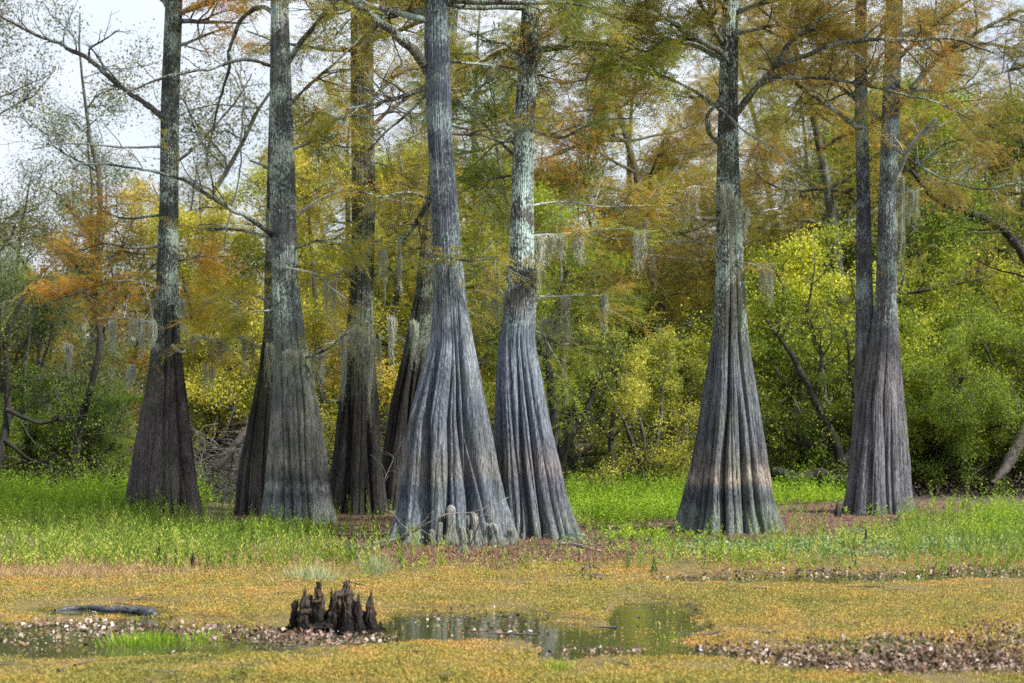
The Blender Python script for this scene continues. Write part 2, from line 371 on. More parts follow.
# ------------------------------------------------------------------ terrain
POOLS = [(70, 640, 200, 17), (160, 642, 100, 13), (250, 637, 90, 9), (330, 640, 75, 6), (450, 625, 80, 15), (410, 634, 50, 7), (545, 632, 60, 7), (600, 640, 60, 11), (655, 624, 42, 20), (640, 648, 58, 9), (800, 579, 120, 4),
         (690, 579, 40, 3), (880, 576.5, 150, 3), (985, 574, 80, 4), (805, 662, 46, 8), (180, 677, 20, 4), (905, 663, 130, 6), (740, 655, 60, 4), (565, 655, 26, 5), (105, 612, 62, 5)]
LITTER = [(225, 636, 90, 8, 1.0), (330, 640, 80, 9, 1.2), (130, 633, 90, 8, .6), (40, 645, 60, 10, .25), (900, 660, 170, 20, 1.7), (1010, 652, 80, 26, 1.7), (745, 652, 60, 6, .8), (985, 573, 70, 6, 1.0), (700, 580, 60, 3, .4), (470, 618, 70, 10, .25),
          (100, 547, 75, 6, .8), (1040, 575, 90, 8, .8), (600, 574, 40, 4, .5), (860, 575, 170, 3.5, 1.2), (720, 581, 60, 2.5, 1.0), (90, 628, 110, 5, .9), (500, 634, 60, 4, .6), (600, 655, 70, 4, .5), (250, 548, 130, 4, .4), (520, 565, 90, 3, .5)]
SOIL = [(455, 548, 165, 25, 1), (380, 532, 110, 18, 1), (570, 554, 85, 15, .9), (290, 526, 95, 12, 1), (735, 534, 125, 15, 1), (810, 525, 110, 10, .7), (890, 515, 115, 10, 1), (620, 560, 60, 6, .5), (870, 520, 110, 8, .5)]


def to_px(x, y):
    y = np.maximum(y, 0.5)
    return 512 + F * x / y, HZ + F * CH / y


def ell(px, py, E, soft=1.0):
    s = np.full(np.shape(px), -9.0)
    for e in E:
        d = 1 - ((px - e[0]) / e[2]) ** 2 - ((py - e[1]) / e[3]) ** 2
        s = np.maximum(s, d)
    return s


def pool_mask(x, y):
    px, py = to_px(x, y)
    m = ell(px, py, POOLS) + 0.95 * fbm(x * 2.0, y * 1.3, 3, 4) + 0.35 * vnoise(x * 8, y * 5, 8) + .06
    m = np.where(y < 3, -1, m)
    return sstep(-0.30, 0.05, m)


def soil_mask(x, y):
    px, py = to_px(x, y)
    m = ell(px, py, SOIL) + 0.6 * fbm(x * 1.1, y * 0.6, 33, 3) + 0.3 * vnoise(x * 7, y * 4, 38)
    return sstep(-0.1, 0.6, m)


def litter_mask(x, y):
    px, py = to_px(x, y)
    s = np.zeros(np.shape(px))
    for e in LITTER:
        d = 1 - ((px - e[0]) / e[2]) ** 2 - ((py - e[1]) / e[3]) ** 2
        s = np.maximum(s, np.clip(d * 1.5, 0, 1) * e[4])
    return s * np.clip(0.7 + 0.8 * fbm(x * 2.2, y * 1.2, 51, 3), 0, 1.3)


def shore(x, y):
    return np.maximum.reduce([pool_mask(x, y + d) for d in (-.3, .25, .55, .9, 1.3)])


def ground_h(x, y):
    x = np.asarray(x, float); y = np.asarray(y, float)
    base = 0.035 + 0.018 * fbm(x * 1.3, y * 1.1, 5, 3) + 0.01 * vnoise(x * 7, y * 7, 9)
    up = 0.025 * sstep(20, 26, y)
    hum = 0.06 * np.clip(ell(*to_px(x, y), [(455, 540, 190, 34), (735, 530, 130, 18), (890, 513, 120, 12), (290, 522, 120, 14), (165, 515, 100, 12)]), 0, 1)
    rise = 0.5 * sstep(45, 90, y) + 0.02 * fbm(x * .5, y * .5, 77) * sstep(26, 40, y)
    far = 14 * sstep(300, 1400, np.hypot(x, y)) * 0
    p = pool_mask(x, y)
    lo = shore(x, y)
    return ((base + up + hum) * (1 - .75 * lo) + rise + far) * (1 - p) + p * (-0.10)


def gD(px, py):
    D = F * CH / (py - HZ)
    for _ in range(6):
        h = max(0.0, float(ground_h((px - 512) / F * D, D))); D = F * (CH - h) / (py - HZ)
    return D


def axis(dense0, dense1, step, far):
    a = np.arange(dense0, dense1 + step, step)
    g = step; hi = [a[-1]]
    while hi[-1] < far: g *= 1.35; hi.append(hi[-1] + g)
    g = step; lo = [a[0]]
    while lo[-1] > -far: g *= 1.35; lo.append(lo[-1] - g)
    return np.r_[np.array(lo[1:])[::-1], a, np.array(hi[1:])]


ys = [9.0]
while ys[-1] < 46: ys.append(ys[-1] + max(0.035, 0.0022 * ys[-1]))
ys = np.array(ys)
g = 0.1; hi = [ys[-1]]
while hi[-1] < 2500: g *= 1.3; hi.append(hi[-1] + g)
g = 0.05; lo = [ys[0]]
while lo[-1] > -400: g *= 1.4; lo.append(lo[-1] - g)
ys = np.r_[np.array(lo[1:])[::-1], ys, np.array(hi[1:])]
xs = axis(-13, 13, 0.055, 1500)
X, Y = np.meshgrid(xs, ys)
Z = ground_h(X, Y)
nx, ny = len(xs), len(ys)
gb = Buf()
idx = np.arange(nx * ny).reshape(ny, nx)
gb.add(np.stack([X, Y, Z], -1).reshape(-1, 3), np.stack([idx[:-1, :-1], idx[:-1, 1:], idx[1:, 1:], idx[1:, :-1]], -1).reshape(-1, 4))
PX, PY = to_px(X, Y)
soil_a = np.where(Y > 3, soil_mask(X, Y), 0)
gold_a = sstep(24.5, 20.5, Y + 1.2 * fbm(X * .6, Y * .6, 21))
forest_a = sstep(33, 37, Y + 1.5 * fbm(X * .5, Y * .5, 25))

m, nt, nd, lk = new_mat('marsh ground')
def attr(nm):
    a = nd.new('ShaderNodeAttribute'); a.attribute_name = nm; return a.outputs['Fac']
geo = nd.new('ShaderNodeNewGeometry')
def noise(scale, det=5, rough=0.6):
    n = nd.new('ShaderNodeTexNoise'); n.inputs['Scale'].default_value = scale; n.inputs['Detail'].default_value = det; n.inputs['Roughness'].default_value = rough
    lk.new(geo.outputs['Position'], n.inputs['Vector']); return n.outputs['Fac']
nf = noise(38, 6, 0.7); nm_ = noise(3, 5)
weedc = ramp(nd, [(0.3, (0.035, 0.04, 0.016)), (0.55, (0.12, 0.10, 0.04)), (0.75, (0.22, 0.15, 0.075))]); lk.new(nf, weedc.inputs[0])
goldc = ramp(nd, [(0.28, (0.035, 0.035, 0.014)), (0.5, (0.15, 0.115, 0.035)), (0.72, (0.30, 0.20, 0.06))]); lk.new(nf, goldc.inputs[0])
soilc = ramp(nd, [(0.28, (0.04, 0.024, 0.016)), (0.5, (0.12, 0.068, 0.042)), (0.75, (0.22, 0.14, 0.095))]); lk.new(nf, soilc.inputs[0])
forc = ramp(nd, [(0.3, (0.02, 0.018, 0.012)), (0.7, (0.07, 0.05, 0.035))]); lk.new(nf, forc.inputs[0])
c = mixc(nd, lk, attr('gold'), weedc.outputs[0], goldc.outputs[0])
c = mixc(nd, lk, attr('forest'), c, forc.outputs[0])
c = mixc(nd, lk, attr('soil'), c, soilc.outputs[0])
wet = nd.new('ShaderNodeMath'); wet.operation = 'MULTIPLY'; lk.new(attr('wet'), wet.inputs[0]); wet.inputs[1].default_value = 0.9
c = mixc(nd, lk, wet.outputs[0], c, (0.022, 0.020, 0.012))
pb = nd.new('ShaderNodeBsdfPrincipled'); lk.new(c, pb.inputs['Base Color']); pb.inputs['Roughness'].default_value = 0.9
bp = nd.new('ShaderNodeBump'); bp.inputs['Strength'].default_value = 0.8; bp.inputs['Distance'].default_value = 0.03; lk.new(nf, bp.inputs['Height']); lk.new(bp.outputs[0], pb.inputs['Normal'])
out = nd.new('ShaderNodeOutputMaterial'); lk.new(pb.outputs[0], out.inputs[0])
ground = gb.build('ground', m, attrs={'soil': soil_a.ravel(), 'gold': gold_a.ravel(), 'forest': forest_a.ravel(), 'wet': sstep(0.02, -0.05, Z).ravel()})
tag(ground, kind='structure')

# water
m, nt, nd, lk = new_mat('marsh water')
geo = nd.new('ShaderNodeNewGeometry')
n = nd.new('ShaderNodeTexNoise'); n.inputs['Scale'].default_value = 6; n.inputs['Detail'].default_value = 3; lk.new(geo.outputs['Position'], n.inputs['Vector'])
bp = nd.new('ShaderNodeBump'); bp.inputs['Strength'].default_value = 0.06; bp.inputs['Distance'].default_value = 0.02; lk.new(n.outputs['Fac'], bp.inputs['Height'])
n2 = nd.new('ShaderNodeTexNoise'); n2.inputs['Scale'].default_value = 60; n2.inputs['Detail'].default_value = 4; lk.new(geo.outputs['Position'], n2.inputs['Vector'])
sc_ = ramp(nd, [(0.45, (0.040, 0.045, 0.018)), (0.66, (0.10, 0.115, 0.035))]); lk.new(n2.outputs['Fac'], sc_.inputs[0])
pb = nd.new('ShaderNodeBsdfPrincipled'); lk.new(sc_.outputs[0], pb.inputs['Base Color'])
pb.inputs['Roughness'].default_value = 0.04; pb.inputs['IOR'].default_value = 1.33; lk.new(bp.outputs[0], pb.inputs['Normal'])
out = nd.new('ShaderNodeOutputMaterial'); lk.new(pb.outputs[0], out.inputs[0])
wb = Buf(); wb.add([(-30, 8, 0), (30, 8, 0), (30, 27, 0), (-30, 27, 0)], [(0, 1, 2, 3)])
tag(wb.build('water', m), kind='structure')


# ------------------------------------------------------------------ ground vegetation
def scatter(n, y0, y1, pad=170):
    """points on the ground, denser near the front"""
    u = rng.uniform(0, 1, n)
    y = 1 / (1 / y0 - u * (1 / y0 - 1 / y1))
    px = rng.uniform(-pad, 1024 + pad, n)
    return (px - 512) / F * y, y


def keep(x, y, w):
    k = rng.uniform(0, 1, len(x)) < w
    return x[k], y[k]


def pts(x, y, dz=0.0):
    return np.stack([x, y, ground_h(x, y) + dz], 1)


def stems(buf, P, H, nl, ll, lw, lean=0.15, up=0.7, r=None):
    """upright leafy stems; leaves alternate along each stem"""
    n = len(P); lv = rng.normal(0, lean, (n, 2)); r = rng.uniform(0, 1, n) if r is None else r
    t = (np.arange(nl) + 0.6) / nl
    ang = rng.uniform(0, 6.28, n)[:, None] + np.arange(nl)[None, :] * 2.4
    B = np.zeros((n, nl, 3)); B[..., 0] = P[:, None, 0] + lv[:, None, 0] * (t * t)[None] * H[:, None]
    B[..., 1] = P[:, None, 1] + lv[:, None, 1] * (t * t)[None] * H[:, None]; B[..., 2] = P[:, None, 2] + t[None] * H[:, None]
    D = np.stack([np.cos(ang), np.sin(ang), np.full_like(ang, up) + rng.normal(0, .25, ang.shape)], -1)
    N = np.stack([-np.cos(ang) * .6, -np.sin(ang) * .6, np.ones_like(ang)], -1)
    L = ll * rng.uniform(.6, 1.25, (n, nl)) * (1.1 - 0.5 * t)[None]
    diamonds(buf, B.reshape(-1, 3), D.reshape(-1, 3), N.reshape(-1, 3), L.ravel(), L.ravel() * lw, np.clip(np.repeat(r, nl) + rng.normal(0, .15, n * nl), 0, 1))
    # stalk
    top = P.copy(); top[:, :2] += lv * H[:, None]; top[:, 2] += H
    diamonds(buf, P, top - P, rdir(n), np.linalg.norm(top - P, axis=1), np.full(n, 0.006) + 0.0 * H, r * .6)


def blades(buf, P, H, w, lean=0.5, r=None):
    n = len(P); D = np.stack([rng.normal(0, lean, n), rng.normal(0, lean, n), np.ones(n)], 1)
    diamonds(buf, P, D, rdir(n), H, np.full(n, w), rng.uniform(0, 1, n) if r is None else r)


# golden mat of small marsh plants
b = Buf()
x, y = scatter(900000, 10.5, 24.5)
g_ = sstep(24.5, 20.5, y + 1.2 * fbm(x * .6, y * .6, 21))
w = g_ * (1 - pool_mask(x, y) * 0.97) * (1 - 0.85 * np.clip(litter_mask(x, y), 0, 1)) * (1 - .9 * soil_mask(x, y))
w *= np.clip(0.70 + 1.3 * fbm(x * 2.2, y * 1.6, 91, 4), 0.04, 1)
x, y = keep(x, y, w)
hgt = 0.045 * (0.4 + np.clip(0.6 + fbm(x * 2.1, y * 2.1, 95, 3), 0, 1.4)) * (1 - .85 * shore(x, y))
P = pts(x, y); P[:, 2] = np.maximum(P[:, 2], 0.004) + rng.uniform(0, 1, len(x)) ** 1.3 * hgt
L = rng.uniform(0.009, 0.022, len(x)) * (0.75 + y / 45)
diamonds(b, P, rdir(len(x), 0.5), rdir(len(x), 1.8), L, L * 0.5, np.clip(0.47 + .45 * fbm(x * .45, y * .35, 197, 2) + 0.45 * fbm(x * 1.6, y * 1.3, 97, 3) + .25 * fbm(x * 5, y * 5, 98) - .12 * sstep(15, 12.5, y) + rng.normal(0, .25, len(x)), 0, 1))
x, y = scatter(26000, 10.5, 24); x, y = keep(x, y, sstep(24, 21, y) * (1 - shore(x, y)) * np.clip(.35 + fbm(x * .8, y * .8, 99), 0, 1))
stems(b, pts(x, y), rng.uniform(.03, .13, len(x)), 6, 0.032, .45, r=rng.uniform(0, .7, len(x)))
tag(b.build('golden_ground_cover', M['mat'], smooth=False), 'golden orange mat of tiny marsh plants covering the wet foreground', 'ground cover', kind='stuff')

# mixed weeds on the bank (between the mat and the trees)
b = Buf(); bt = Buf(); bl = Buf()
x, y = scatter(34000, 19, 33)
px, py = to_px(x, y)
w = (1 - .96 * soil_mask(x, y)) * (1 - pool_mask(x, y)) * sstep(19.5, 22, y) * np.clip(.34 + 1.4 * fbm(x * 1.1, y * .9, 61, 3), .05, 1)
w *= np.where(px > 420, sstep(19.5, 22.5, y) * .8, 1)
x, y = keep(x, y, w); px, py = to_px(x, y)
H = rng.uniform(.03, .20, len(x)) * np.where(px < 420, 1.25, .85)
stems(b, pts(x, y), H, 7, 0.062, .42, r=np.clip(rng.normal(.42, .22, len(x)) + .22 * sstep(545, 568, py) + .35 * fbm(x * .7, y * .6, 161, 2) + .3 * np.exp(-((px - 60) / 120) ** 2) * (y < 26), 0, 1))
# taller single spikes
x, y = scatter(3000, 20.5, 31); px, py = to_px(x, y)
x, y = keep(x, y, np.where((px < 420) | (px > 900), .9, .18) * (1 - .8 * soil_mask(x, y)))
stems(b, pts(x, y), rng.uniform(.14, .42, len(x)), 16, 0.085, .2, lean=.12, up=1.3, r=rng.uniform(0, .6, len(x)))
tag(b.build('bank_weeds', M['mixweed'], smooth=False), 'knee high mixed green and tan weeds growing on the bank', 'weeds', kind='stuff')

x, y = scatter(60000, 19.5, 25); px, py = to_px(x, y)
w = np.exp(-((px - 30) / 130) ** 2 - ((py - 573) / 20) ** 2) + .35 * np.exp(-((px - 280) / 110) ** 2 - ((py - 560) / 14) ** 2)
x, y = keep(x, y, np.clip(w, 0, 1))
blades(bt, pts(x, y), rng.uniform(.05, .14, len(x)), .008, .6)
tag(bt.build('dry_grass', M['tan'], smooth=False), 'pinkish tan dead grass on the bank at the left edge', 'dead grass', kind='stuff')

x, y = scatter(70000, 20, 28.5); px, py = to_px(x, y)
w = np.exp(-((py - 553) / 7) ** 2) * sstep(360, 480, px) + .5 * np.exp(-((py - 545) / 12) ** 2) * sstep(780, 900, px)
x, y = keep(x, y, np.clip(w * (1 - .8 * soil_mask(x, y)) * np.clip(.6 + 1.2 * fbm(x * 1.2, y * 1.2, 71, 3), 0, 1), 0, 1))
P = pts(x, y, .01); P[:, 2] += rng.uniform(0, .07, len(x))
L = rng.uniform(.03, .06, len(x)); diamonds(bl, P, rdir(len(x), .3), rdir(len(x), 2.0), L, L * .7, rng.uniform(0, 1, len(x)))
tag(bl.build('creeping_plants', M['lowgreen'], smooth=False), 'low strip of round leaved green plants below the tree roots', 'ground cover', kind='stuff')

# bright green weed stands behind
GREEN = [(30, 508, 190, 26, 1.0), (-120, 505, 150, 28, 1), (625, 505, 95, 27, 1.0), (560, 500, 60, 12, .8), (805, 497, 60, 14, .95), (260, 540, 120, 6, .30), (960, 520, 120, 10, .25), (660, 545, 70, 6, .35), (720, 500, 150, 12, .9), (1010, 535, 60, 12, .5), (1100, 525, 90, 16, .5)]
b = Buf()
x, y = scatter(60000, 24, 39); px, py = to_px(x, y)
s = np.zeros(len(x))
for e in GREEN:
    d = 1 - ((px - e[0]) / e[2]) ** 2 - ((py - e[1]) / e[3]) ** 2
    s = np.maximum(s, np.clip(d * 3, 0, 1) * e[4])
x, y = keep(x, y, s * (1 - .85 * soil_mask(x, y)) * .62 * np.clip(.8 + .6 * fbm(x * 1.3, y * .9, 63), .2, 1)); px, py = to_px(x, y)
H = (.12 + .22 * sstep(545, 505, py)) * rng.uniform(.4, 1.5, len(x)) * np.clip(1 + .9 * fbm(x * 1.5, y * 1.5, 64), .45, 1.9)
stems(b, pts(x, y), H, 11, .10, .32, lean=.22, up=.5, r=np.clip(.45 + .4 * fbm(x * .8, y * .8, 65) + rng.normal(0, .15, len(x)), 0, 1))
tag(b.build('bright_green_weeds', M['weed'], smooth=False), 'dense stand of bright green leafy weeds behind the trunks', 'weeds', kind='stuff')

# dead leaves
b = Buf()
x, y = scatter(170000, 11.5, 28)
x, y = keep(x, y, np.clip(litter_mask(x, y), 0, 1) * .85)
P = pts(x, y); P[:, 2] = np.maximum(P[:, 2], .006) + rng.uniform(0, .035, len(x))
L = .012 + .045 * rng.uniform(0, 1, len(x)) ** 1.8; diamonds(b, P, rdir(len(x), .1), rdir(len(x), 1.1), L, L * .75, rng.uniform(0, 1, len(x)) ** 1.2)
x, y = scatter(5000, 11.5, 24)
x, y = keep(x, y, pool_mask(x, y) * .5)
P = pts(x, y); P[:, 2] = .006
L = rng.uniform(.01, .03, len(x)); diamonds(b, P, rdir(len(x)), rdir(len(x), 6), L, L * .8, rng.uniform(.3, 1, len(x)))
tag(b.build('dead_leaves', M['litter'], smooth=False), 'brown and whitish dead leaves floating along the water margin', 'dead leaves', kind='stuff')

b = Buf()
x, y = scatter(120000, 20, 34)
x, y = keep(x, y, soil_mask(x, y) * .8)
L = rng.uniform(.02, .07, len(x)); diamonds(b, pts(x, y, .006), rdir(len(x)), rdir(len(x), 3), L, L * .3, rng.uniform(0, 1, len(x)))
tag(b.build('needle_litter', M['needles'], smooth=False), 'rust brown fallen cypress needles round the trunk bases', 'needle litter', kind='stuff')


b = Buf()
x, y = scatter(900, 12, 32)
for k in range(len(x)):
    if rng.uniform() > .55 * (.3 + soil_mask(x[k:k+1], y[k:k+1])[0]): continue
    z0 = max(0., float(ground_h(x[k], y[k]))) + .01; a = rng.uniform(0, 3.14); l = rng.uniform(.08, .45)
    q = wander([x[k], y[k], z0], [math.cos(a), math.sin(a), .05], l, 6, .15); q[:, 2] = np.maximum(ground_h(q[:, 0], q[:, 1]), 0) + .008 + rng.uniform(0, .03)
    tube(b, q, np.linspace(rng.uniform(.004, .011), .003, 6), 4, cap=False)
tag(b.build('fallen_twigs', M['twig']), 'small grey twigs strewn over mat and litter', 'twigs', kind='stuff')


# single tufts
def tuft(px, py, h, n, mat, label, w=.006, spread=.12, name='grass_tuft'):
    D = gD(px, py); p = at(px, py, D); b = Buf()
    P = np.zeros((n, 3)); P[:, 0] = rng.normal(0, spread, n); P[:, 1] = rng.normal(0, spread, n)
    gz = float(ground_h(p[0], p[1])); P[:, 2] = np.maximum(ground_h(p[0] + P[:, 0], p[1] + P[:, 1]), 0) - max(gz, 0) - .005
    D_ = np.stack([P[:, 0] / spread * .25 + rng.normal(0, .2, n), P[:, 1] / spread * .25 + rng.normal(0, .2, n), np.ones(n)], 1)
    diamonds(b, P, D_, rdir(n), h * rng.uniform(.5, 1.1, n), np.full(n, w), rng.uniform(0, 1, n))
    o = b.build(name, mat, smooth=False); o.location = (p[0], p[1], max(gz, 0)); return tag(o, label, 'grass tuft', kind='stuff' if spread > .13 or n < 25 else None)


tuft(315, 583, .22, 260, M['pale'], 'pale blue green grass tuft standing behind the dark stump', .007, .14)
tuft(376, 577, .30, 150, M['pale'], 'thin pale grass tuft right of the dark stump', .006, .07)
tuft(287, 520, .40, 70, M['pale'], 'pale seed stalks in front of the green grey banded cypress', .009, .15)
tuft(142, 645, .12, 420, M['weed'], 'small bright green grass clump growing in the left pool', .006, .13)
tuft(196, 640, .07, 200, M['weed'], 'low green sprigs among dead leaves between left pool and stump', .008, .14)
tuft(556, 671, .10, 90, M['weed'], 'thin green sprig in the golden mat at the bottom centre', .006, .05)
tuft(672, 640, .07, 24, M['weed'], 'few green blades standing in the murky right hand pool', .006, .06)
tuft(962, 553, .42, 60, M['pale'], 'white topped tall stalks on the bank at far right', .009, .25)
tuft(870, 648, .06, 260, M['lowgreen'], 'green sprout patch on the edge of the dead leaf bed', .012, .2)

# ------------------------------------------------------------------ fluted cypress trunks
def prof(P, col, yq):
    P = sorted(P); return np.interp(yq, [p[0] for p in P], [p[col] for p in P])


def fluted(buf, D, P, ztop, ribs=20, depth=0.16, seed=0, n_th=360, base_x=None, zfade=3.0, lobes=5):
    """trunk from rows (py, centre px, half-width px)"""
    rs = np.random.default_rng(seed)
    yb = max(p[0] for p in P)
    zb = -0.12
    zs = np.r_[np.linspace(zb, 3.6, 150), np.linspace(3.65, ztop, 70)]
    rows = HZ - (zs - CH) * F / D
    cx = (prof(P, 1, rows) - 512) / F * D; hw = prof(P, 2, rows) / F * D
    # smooth the profile
    k = np.ones(7) / 7
    cx = np.convolve(np.pad(cx, 3, 'edge'), k, 'valid'); hw = np.convolve(np.pad(hw, 3, 'edge'), k, 'valid')
    topf = np.clip((zs - (CH + HZ / F * D)) / 6, 0, 1); hw = hw * (1 - .55 * topf)
    th = np.arange(n_th) / n_th * 2 * math.pi
    T, Zg = np.meshgrid(th, zs)
    # grooves between ribs, each wandering and dying out at its own height
    cen = (np.arange(ribs) + rs.uniform(-.46, .46, ribs)) / ribs * 2 * math.pi
    A = np.zeros_like(T)
    for i, c in enumerate(cen):
        zt = zfade * rs.choice([.4, .75, 1.1, 1.45], p=[.12, .18, .3, .4])
        wnd = .17 * np.sin(Zg * rs.uniform(.6, 1.6) + rs.uniform(0, 6)) + .03 * np.sin(Zg * 4 + i)
        d = (T - c - wnd * .6 + math.pi) % (2 * math.pi) - math.pi
        wd = (2 * math.pi / ribs) * rs.uniform(.12, .24)
        dep = 2.5 * depth * rs.uniform(.35, 1.15) * (1 - sstep(zt * .5, zt, Zg))
        A -= dep * np.exp(-np.abs(d / wd) ** 1.05)
    n2_ = int(ribs * 1.7); cen2 = (np.arange(n2_) + rs.uniform(-.4, .4, n2_)) / n2_ * 2 * math.pi
    for i, c in enumerate(cen2):   # small secondary folds
        zt = zfade * rs.uniform(.3, 1.3)
        d = (T - c - .05 * np.sin(Zg * rs.uniform(.8, 2.2) + rs.uniform(0, 6)) + math.pi) % (2 * math.pi) - math.pi
        A -= .5 * depth * rs.uniform(.2, 1) * (1 - sstep(zt * .5, zt, Zg)) * np.exp(-np.abs(d / (.11 * 2 * math.pi / n2_)) ** 1.1)
    for i in range(lobes):   # broad buttresses
        c = rs.uniform(0, 6.28); d = (T - c + .05 * np.sin(Zg) + math.pi) % (2 * math.pi) - math.pi
        A += .13 * np.exp(-(d / .28) ** 2) * (1 - sstep(.2, zfade, Zg)) * rs.uniform(.3, 1)
    A += .07 * np.abs(np.sin(T * ribs * .5 + 1.3 * np.sin(Zg * .7))) * (1 - sstep(.1, zfade * .8, Zg)) * .5
    fine = fbm(T * 14, Zg * 1.2, seed + 3, 3) * .03 + (.016 + .03 * sstep(2.4, 3.4, Zg)) * vnoise(T * 26, Zg * 1.3, seed + 9)
    # toes spreading at the ground
    toe = np.exp(-np.clip(Zg - 0.0, 0, 9) / .16) * .07 * (1 + 7 * np.clip(A + .10, -.14, .25))
    A += .05 * vnoise(T * 1.6 + seed, Zg * 1.1, seed + 21) * (1 - sstep(2.5, 3.6, Zg))
    rad = hw[:, None] * (0.99 + A + fine + toe) 
    X = cx[:, None] + rad * np.cos(T); Y = D + hw.max() * .0 + rad * np.sin(T) * .95
    V = np.stack([X, Y, Zg], -1).reshape(-1, 3)
    n = len(zs); i = np.arange(n - 1)[:, None] * n_th; j = np.arange(n_th)[None]; j2 = (j + 1) % n_th
    buf.add(V, np.stack([i + j, i + j2, i + n_th + j2, i + n_th + j], -1).reshape(-1, 4))
    return lambda z: (np.interp(z, zs, cx), np.interp(z, zs, hw))


def sub_branches(wood, tips, path, rad, count, L, rs, twigs=5, wig=.16, rise=.15, t0=.15, droop=0.0):
    """secondary branches and twigs on a limb path; returns twig points and directions in tips"""
    n = len(path); T = norm(np.gradient(path, axis=0))
    for k in range(count):
        t = rs.uniform(t0, 1.0); i = min(n - 2, int(t * (n - 1)))
        p = path[i]; side = norm(np.cross(T[i], rs.normal(0, 1, 3)))
        d = norm(T[i] * rs.uniform(.3, 1) + side * rs.uniform(.5, 1) + np.array([0, 0, rise]))
        l = L * rs.uniform(.5, 1.2) * (1.15 - .55 * t)
        m = 7; q = wander(p, d, l, m, wig, droop, rs)
        r0 = min(rad[i] * .55, .010 + l * .010)
        tube(wood, q, np.linspace(r0, .004, m), 5)
        Tq = norm(np.gradient(q, axis=0))
        for w in range(twigs):
            j = rs.integers(1, m); dd = norm(Tq[j] * .6 + rs.normal(0, .6, 3) * np.array([1, 1, .5]))
            lt = l * rs.uniform(.22, .5); u = wander(q[j], dd, lt, 4, wig, droop, rs)
            tube(wood, u, np.linspace(max(.0035, r0 * .35), .0025, 4), 3, cap=False)
            Tu = norm(np.gradient(u, axis=0))
            for s in range(1, 4): tips.append((u[s], Tu[s]))
        for s in range(2, m): tips.append((q[s], Tq[s]))


def put_sprays(buf, tips, per, L, rs, ll=.05, lw=.012, K=8, hang=0.0):
    if not tips or per <= 0: return
    P = np.array([t[0] for t in tips]); A = np.array([t[1] for t in tips])
    n = int(len(P) * per); ix = rs.integers(0, len(P), n)
    cl = rs.uniform(0, 1, len(P))
    P2 = P[ix] + rs.normal(0, .05, (n, 3)); A2 = norm(A[ix] * .5 + rs.normal(0, .6, (n, 3)) * np.array([1, 1, .45]) + np.array([0, 0, -hang]))
    sprays(buf, P2, A2, rs.uniform(.6, 1.2, n) * L, K, ll, lw, r=np.clip(cl[ix] * .6 + rs.uniform(0, .4, n), 0, 1), rs=rs)


ZT = {}
def cypress(name_label, D_, P, trunk_mat, crown_mat, limbs, ribs=20, depth=.16, seed=1, ztop=None, leafy=1.0, crown_extra=10, zfade=3.0, extra_trunks=(), lobes=5, group='bald cypresses in the near grove', crown_r=2.3):
    rs = np.random.default_rng(seed * 7 + 1)
    PB = sorted(P)[-2]; D = gD(PB[1], PB[0]) + .95 * PB[2] / F * 24; P = [q for q in P]; ztop = ztop or (CH + HZ / F * D + 4.5)
    tb = Buf(); axis_f = fluted(tb, D, P, ztop, ribs, depth, seed, zfade=zfade, lobes=lobes)
    bx, _ = axis_f(0.1)
    org = np.array([bx, D, 0.0])
    root = empty('bald_cypress', org); tag(root, name_label, 'tree', group)
    for (PP, zz) in extra_trunks:
        fl = fluted(tb, D + .25, PP, zz, ribs // 2, depth * .8, seed + 50, zfade=zfade, lobes=2)
    tb.build('trunk', trunk_mat, root, origin=org)
    crown = Buf()
    for lb in limbs:
        pxs = lb['p']; n = len(pxs); yaw = lb.get('dy', rs.uniform(-1.2, 1.2))
        d0 = lb.get('d0', 0.0)
        pts3 = np.array([at(a, b_, D + d0 + yaw * k / (n - 1)) for k, (a, b_) in enumerate(pxs)])
        m = max(10, n * 5); path = resample(pts3, m)
        L = np.linalg.norm(np.diff(path, axis=0), axis=1).sum()
        path[1:] += np.cumsum(rs.normal(0, L * .0028, (m - 1, 3)), 0)
        r = np.array(lb.get('r', (3, 1.2))) / F * D * .72
        rad = np.linspace(r[0], r[1], m) * (1 + .1 * rs.normal(0, 1, m)); rad[0] *= 1.35
        wb = Buf(); tips = []
        tube(wb, path, rad, 9)
        # knobs
        sub_branches(wb, tips, path, rad, lb.get('n', int(4 + L * 4)), lb.get('L', .9), rs, twigs=lb.get('tw', 4), droop=lb.get('droop', .0), t0=lb.get('t0', .2))
        wb.build('branch', M[lb.get('m', 'limb')], root, origin=org, smooth=True)
        put_sprays(crown, tips, lb.get('leaf', .8) * leafy * 1.6, .26, rs)
    # upper crown limbs (above and around the top of the frame)
    tips = []
    z_lo = CH + (HZ - 60) / F * D
    for k in range(crown_extra):
        z = rs.uniform(z_lo, ztop); cx, hw = axis_f(z)
        a = rs.uniform(0, 6.28) if k % 3 else rs.uniform(-.5, .5) + (math.pi if k % 2 else 0)
        l = crown_r * rs.uniform(.6, 1.15) * (1.15 - .5 * (z - z_lo) / (ztop - z_lo))
        d = np.array([math.cos(a), math.sin(a), rs.uniform(-.02, .35)])
        path = wander([cx, D, z], d, l, 10, .10, .0, rs)
        rad = np.linspace(.045, .010, 10); wb = Buf(); tube(wb, path, rad, 7)
        sub_branches(wb, tips, path, rad, 9, .9, rs, twigs=5)
        wb.build('branch', M['limb'], root, origin=org)
    put_sprays(crown, tips, 2.5 * leafy, .27, rs)
    crown.build('crown', crown_mat, root, origin=org, smooth=False)
    return root, axis_f


def L_(p, r=(3, 1.2), **k):
    d = dict(p=p, r=r); d.update(k); return d


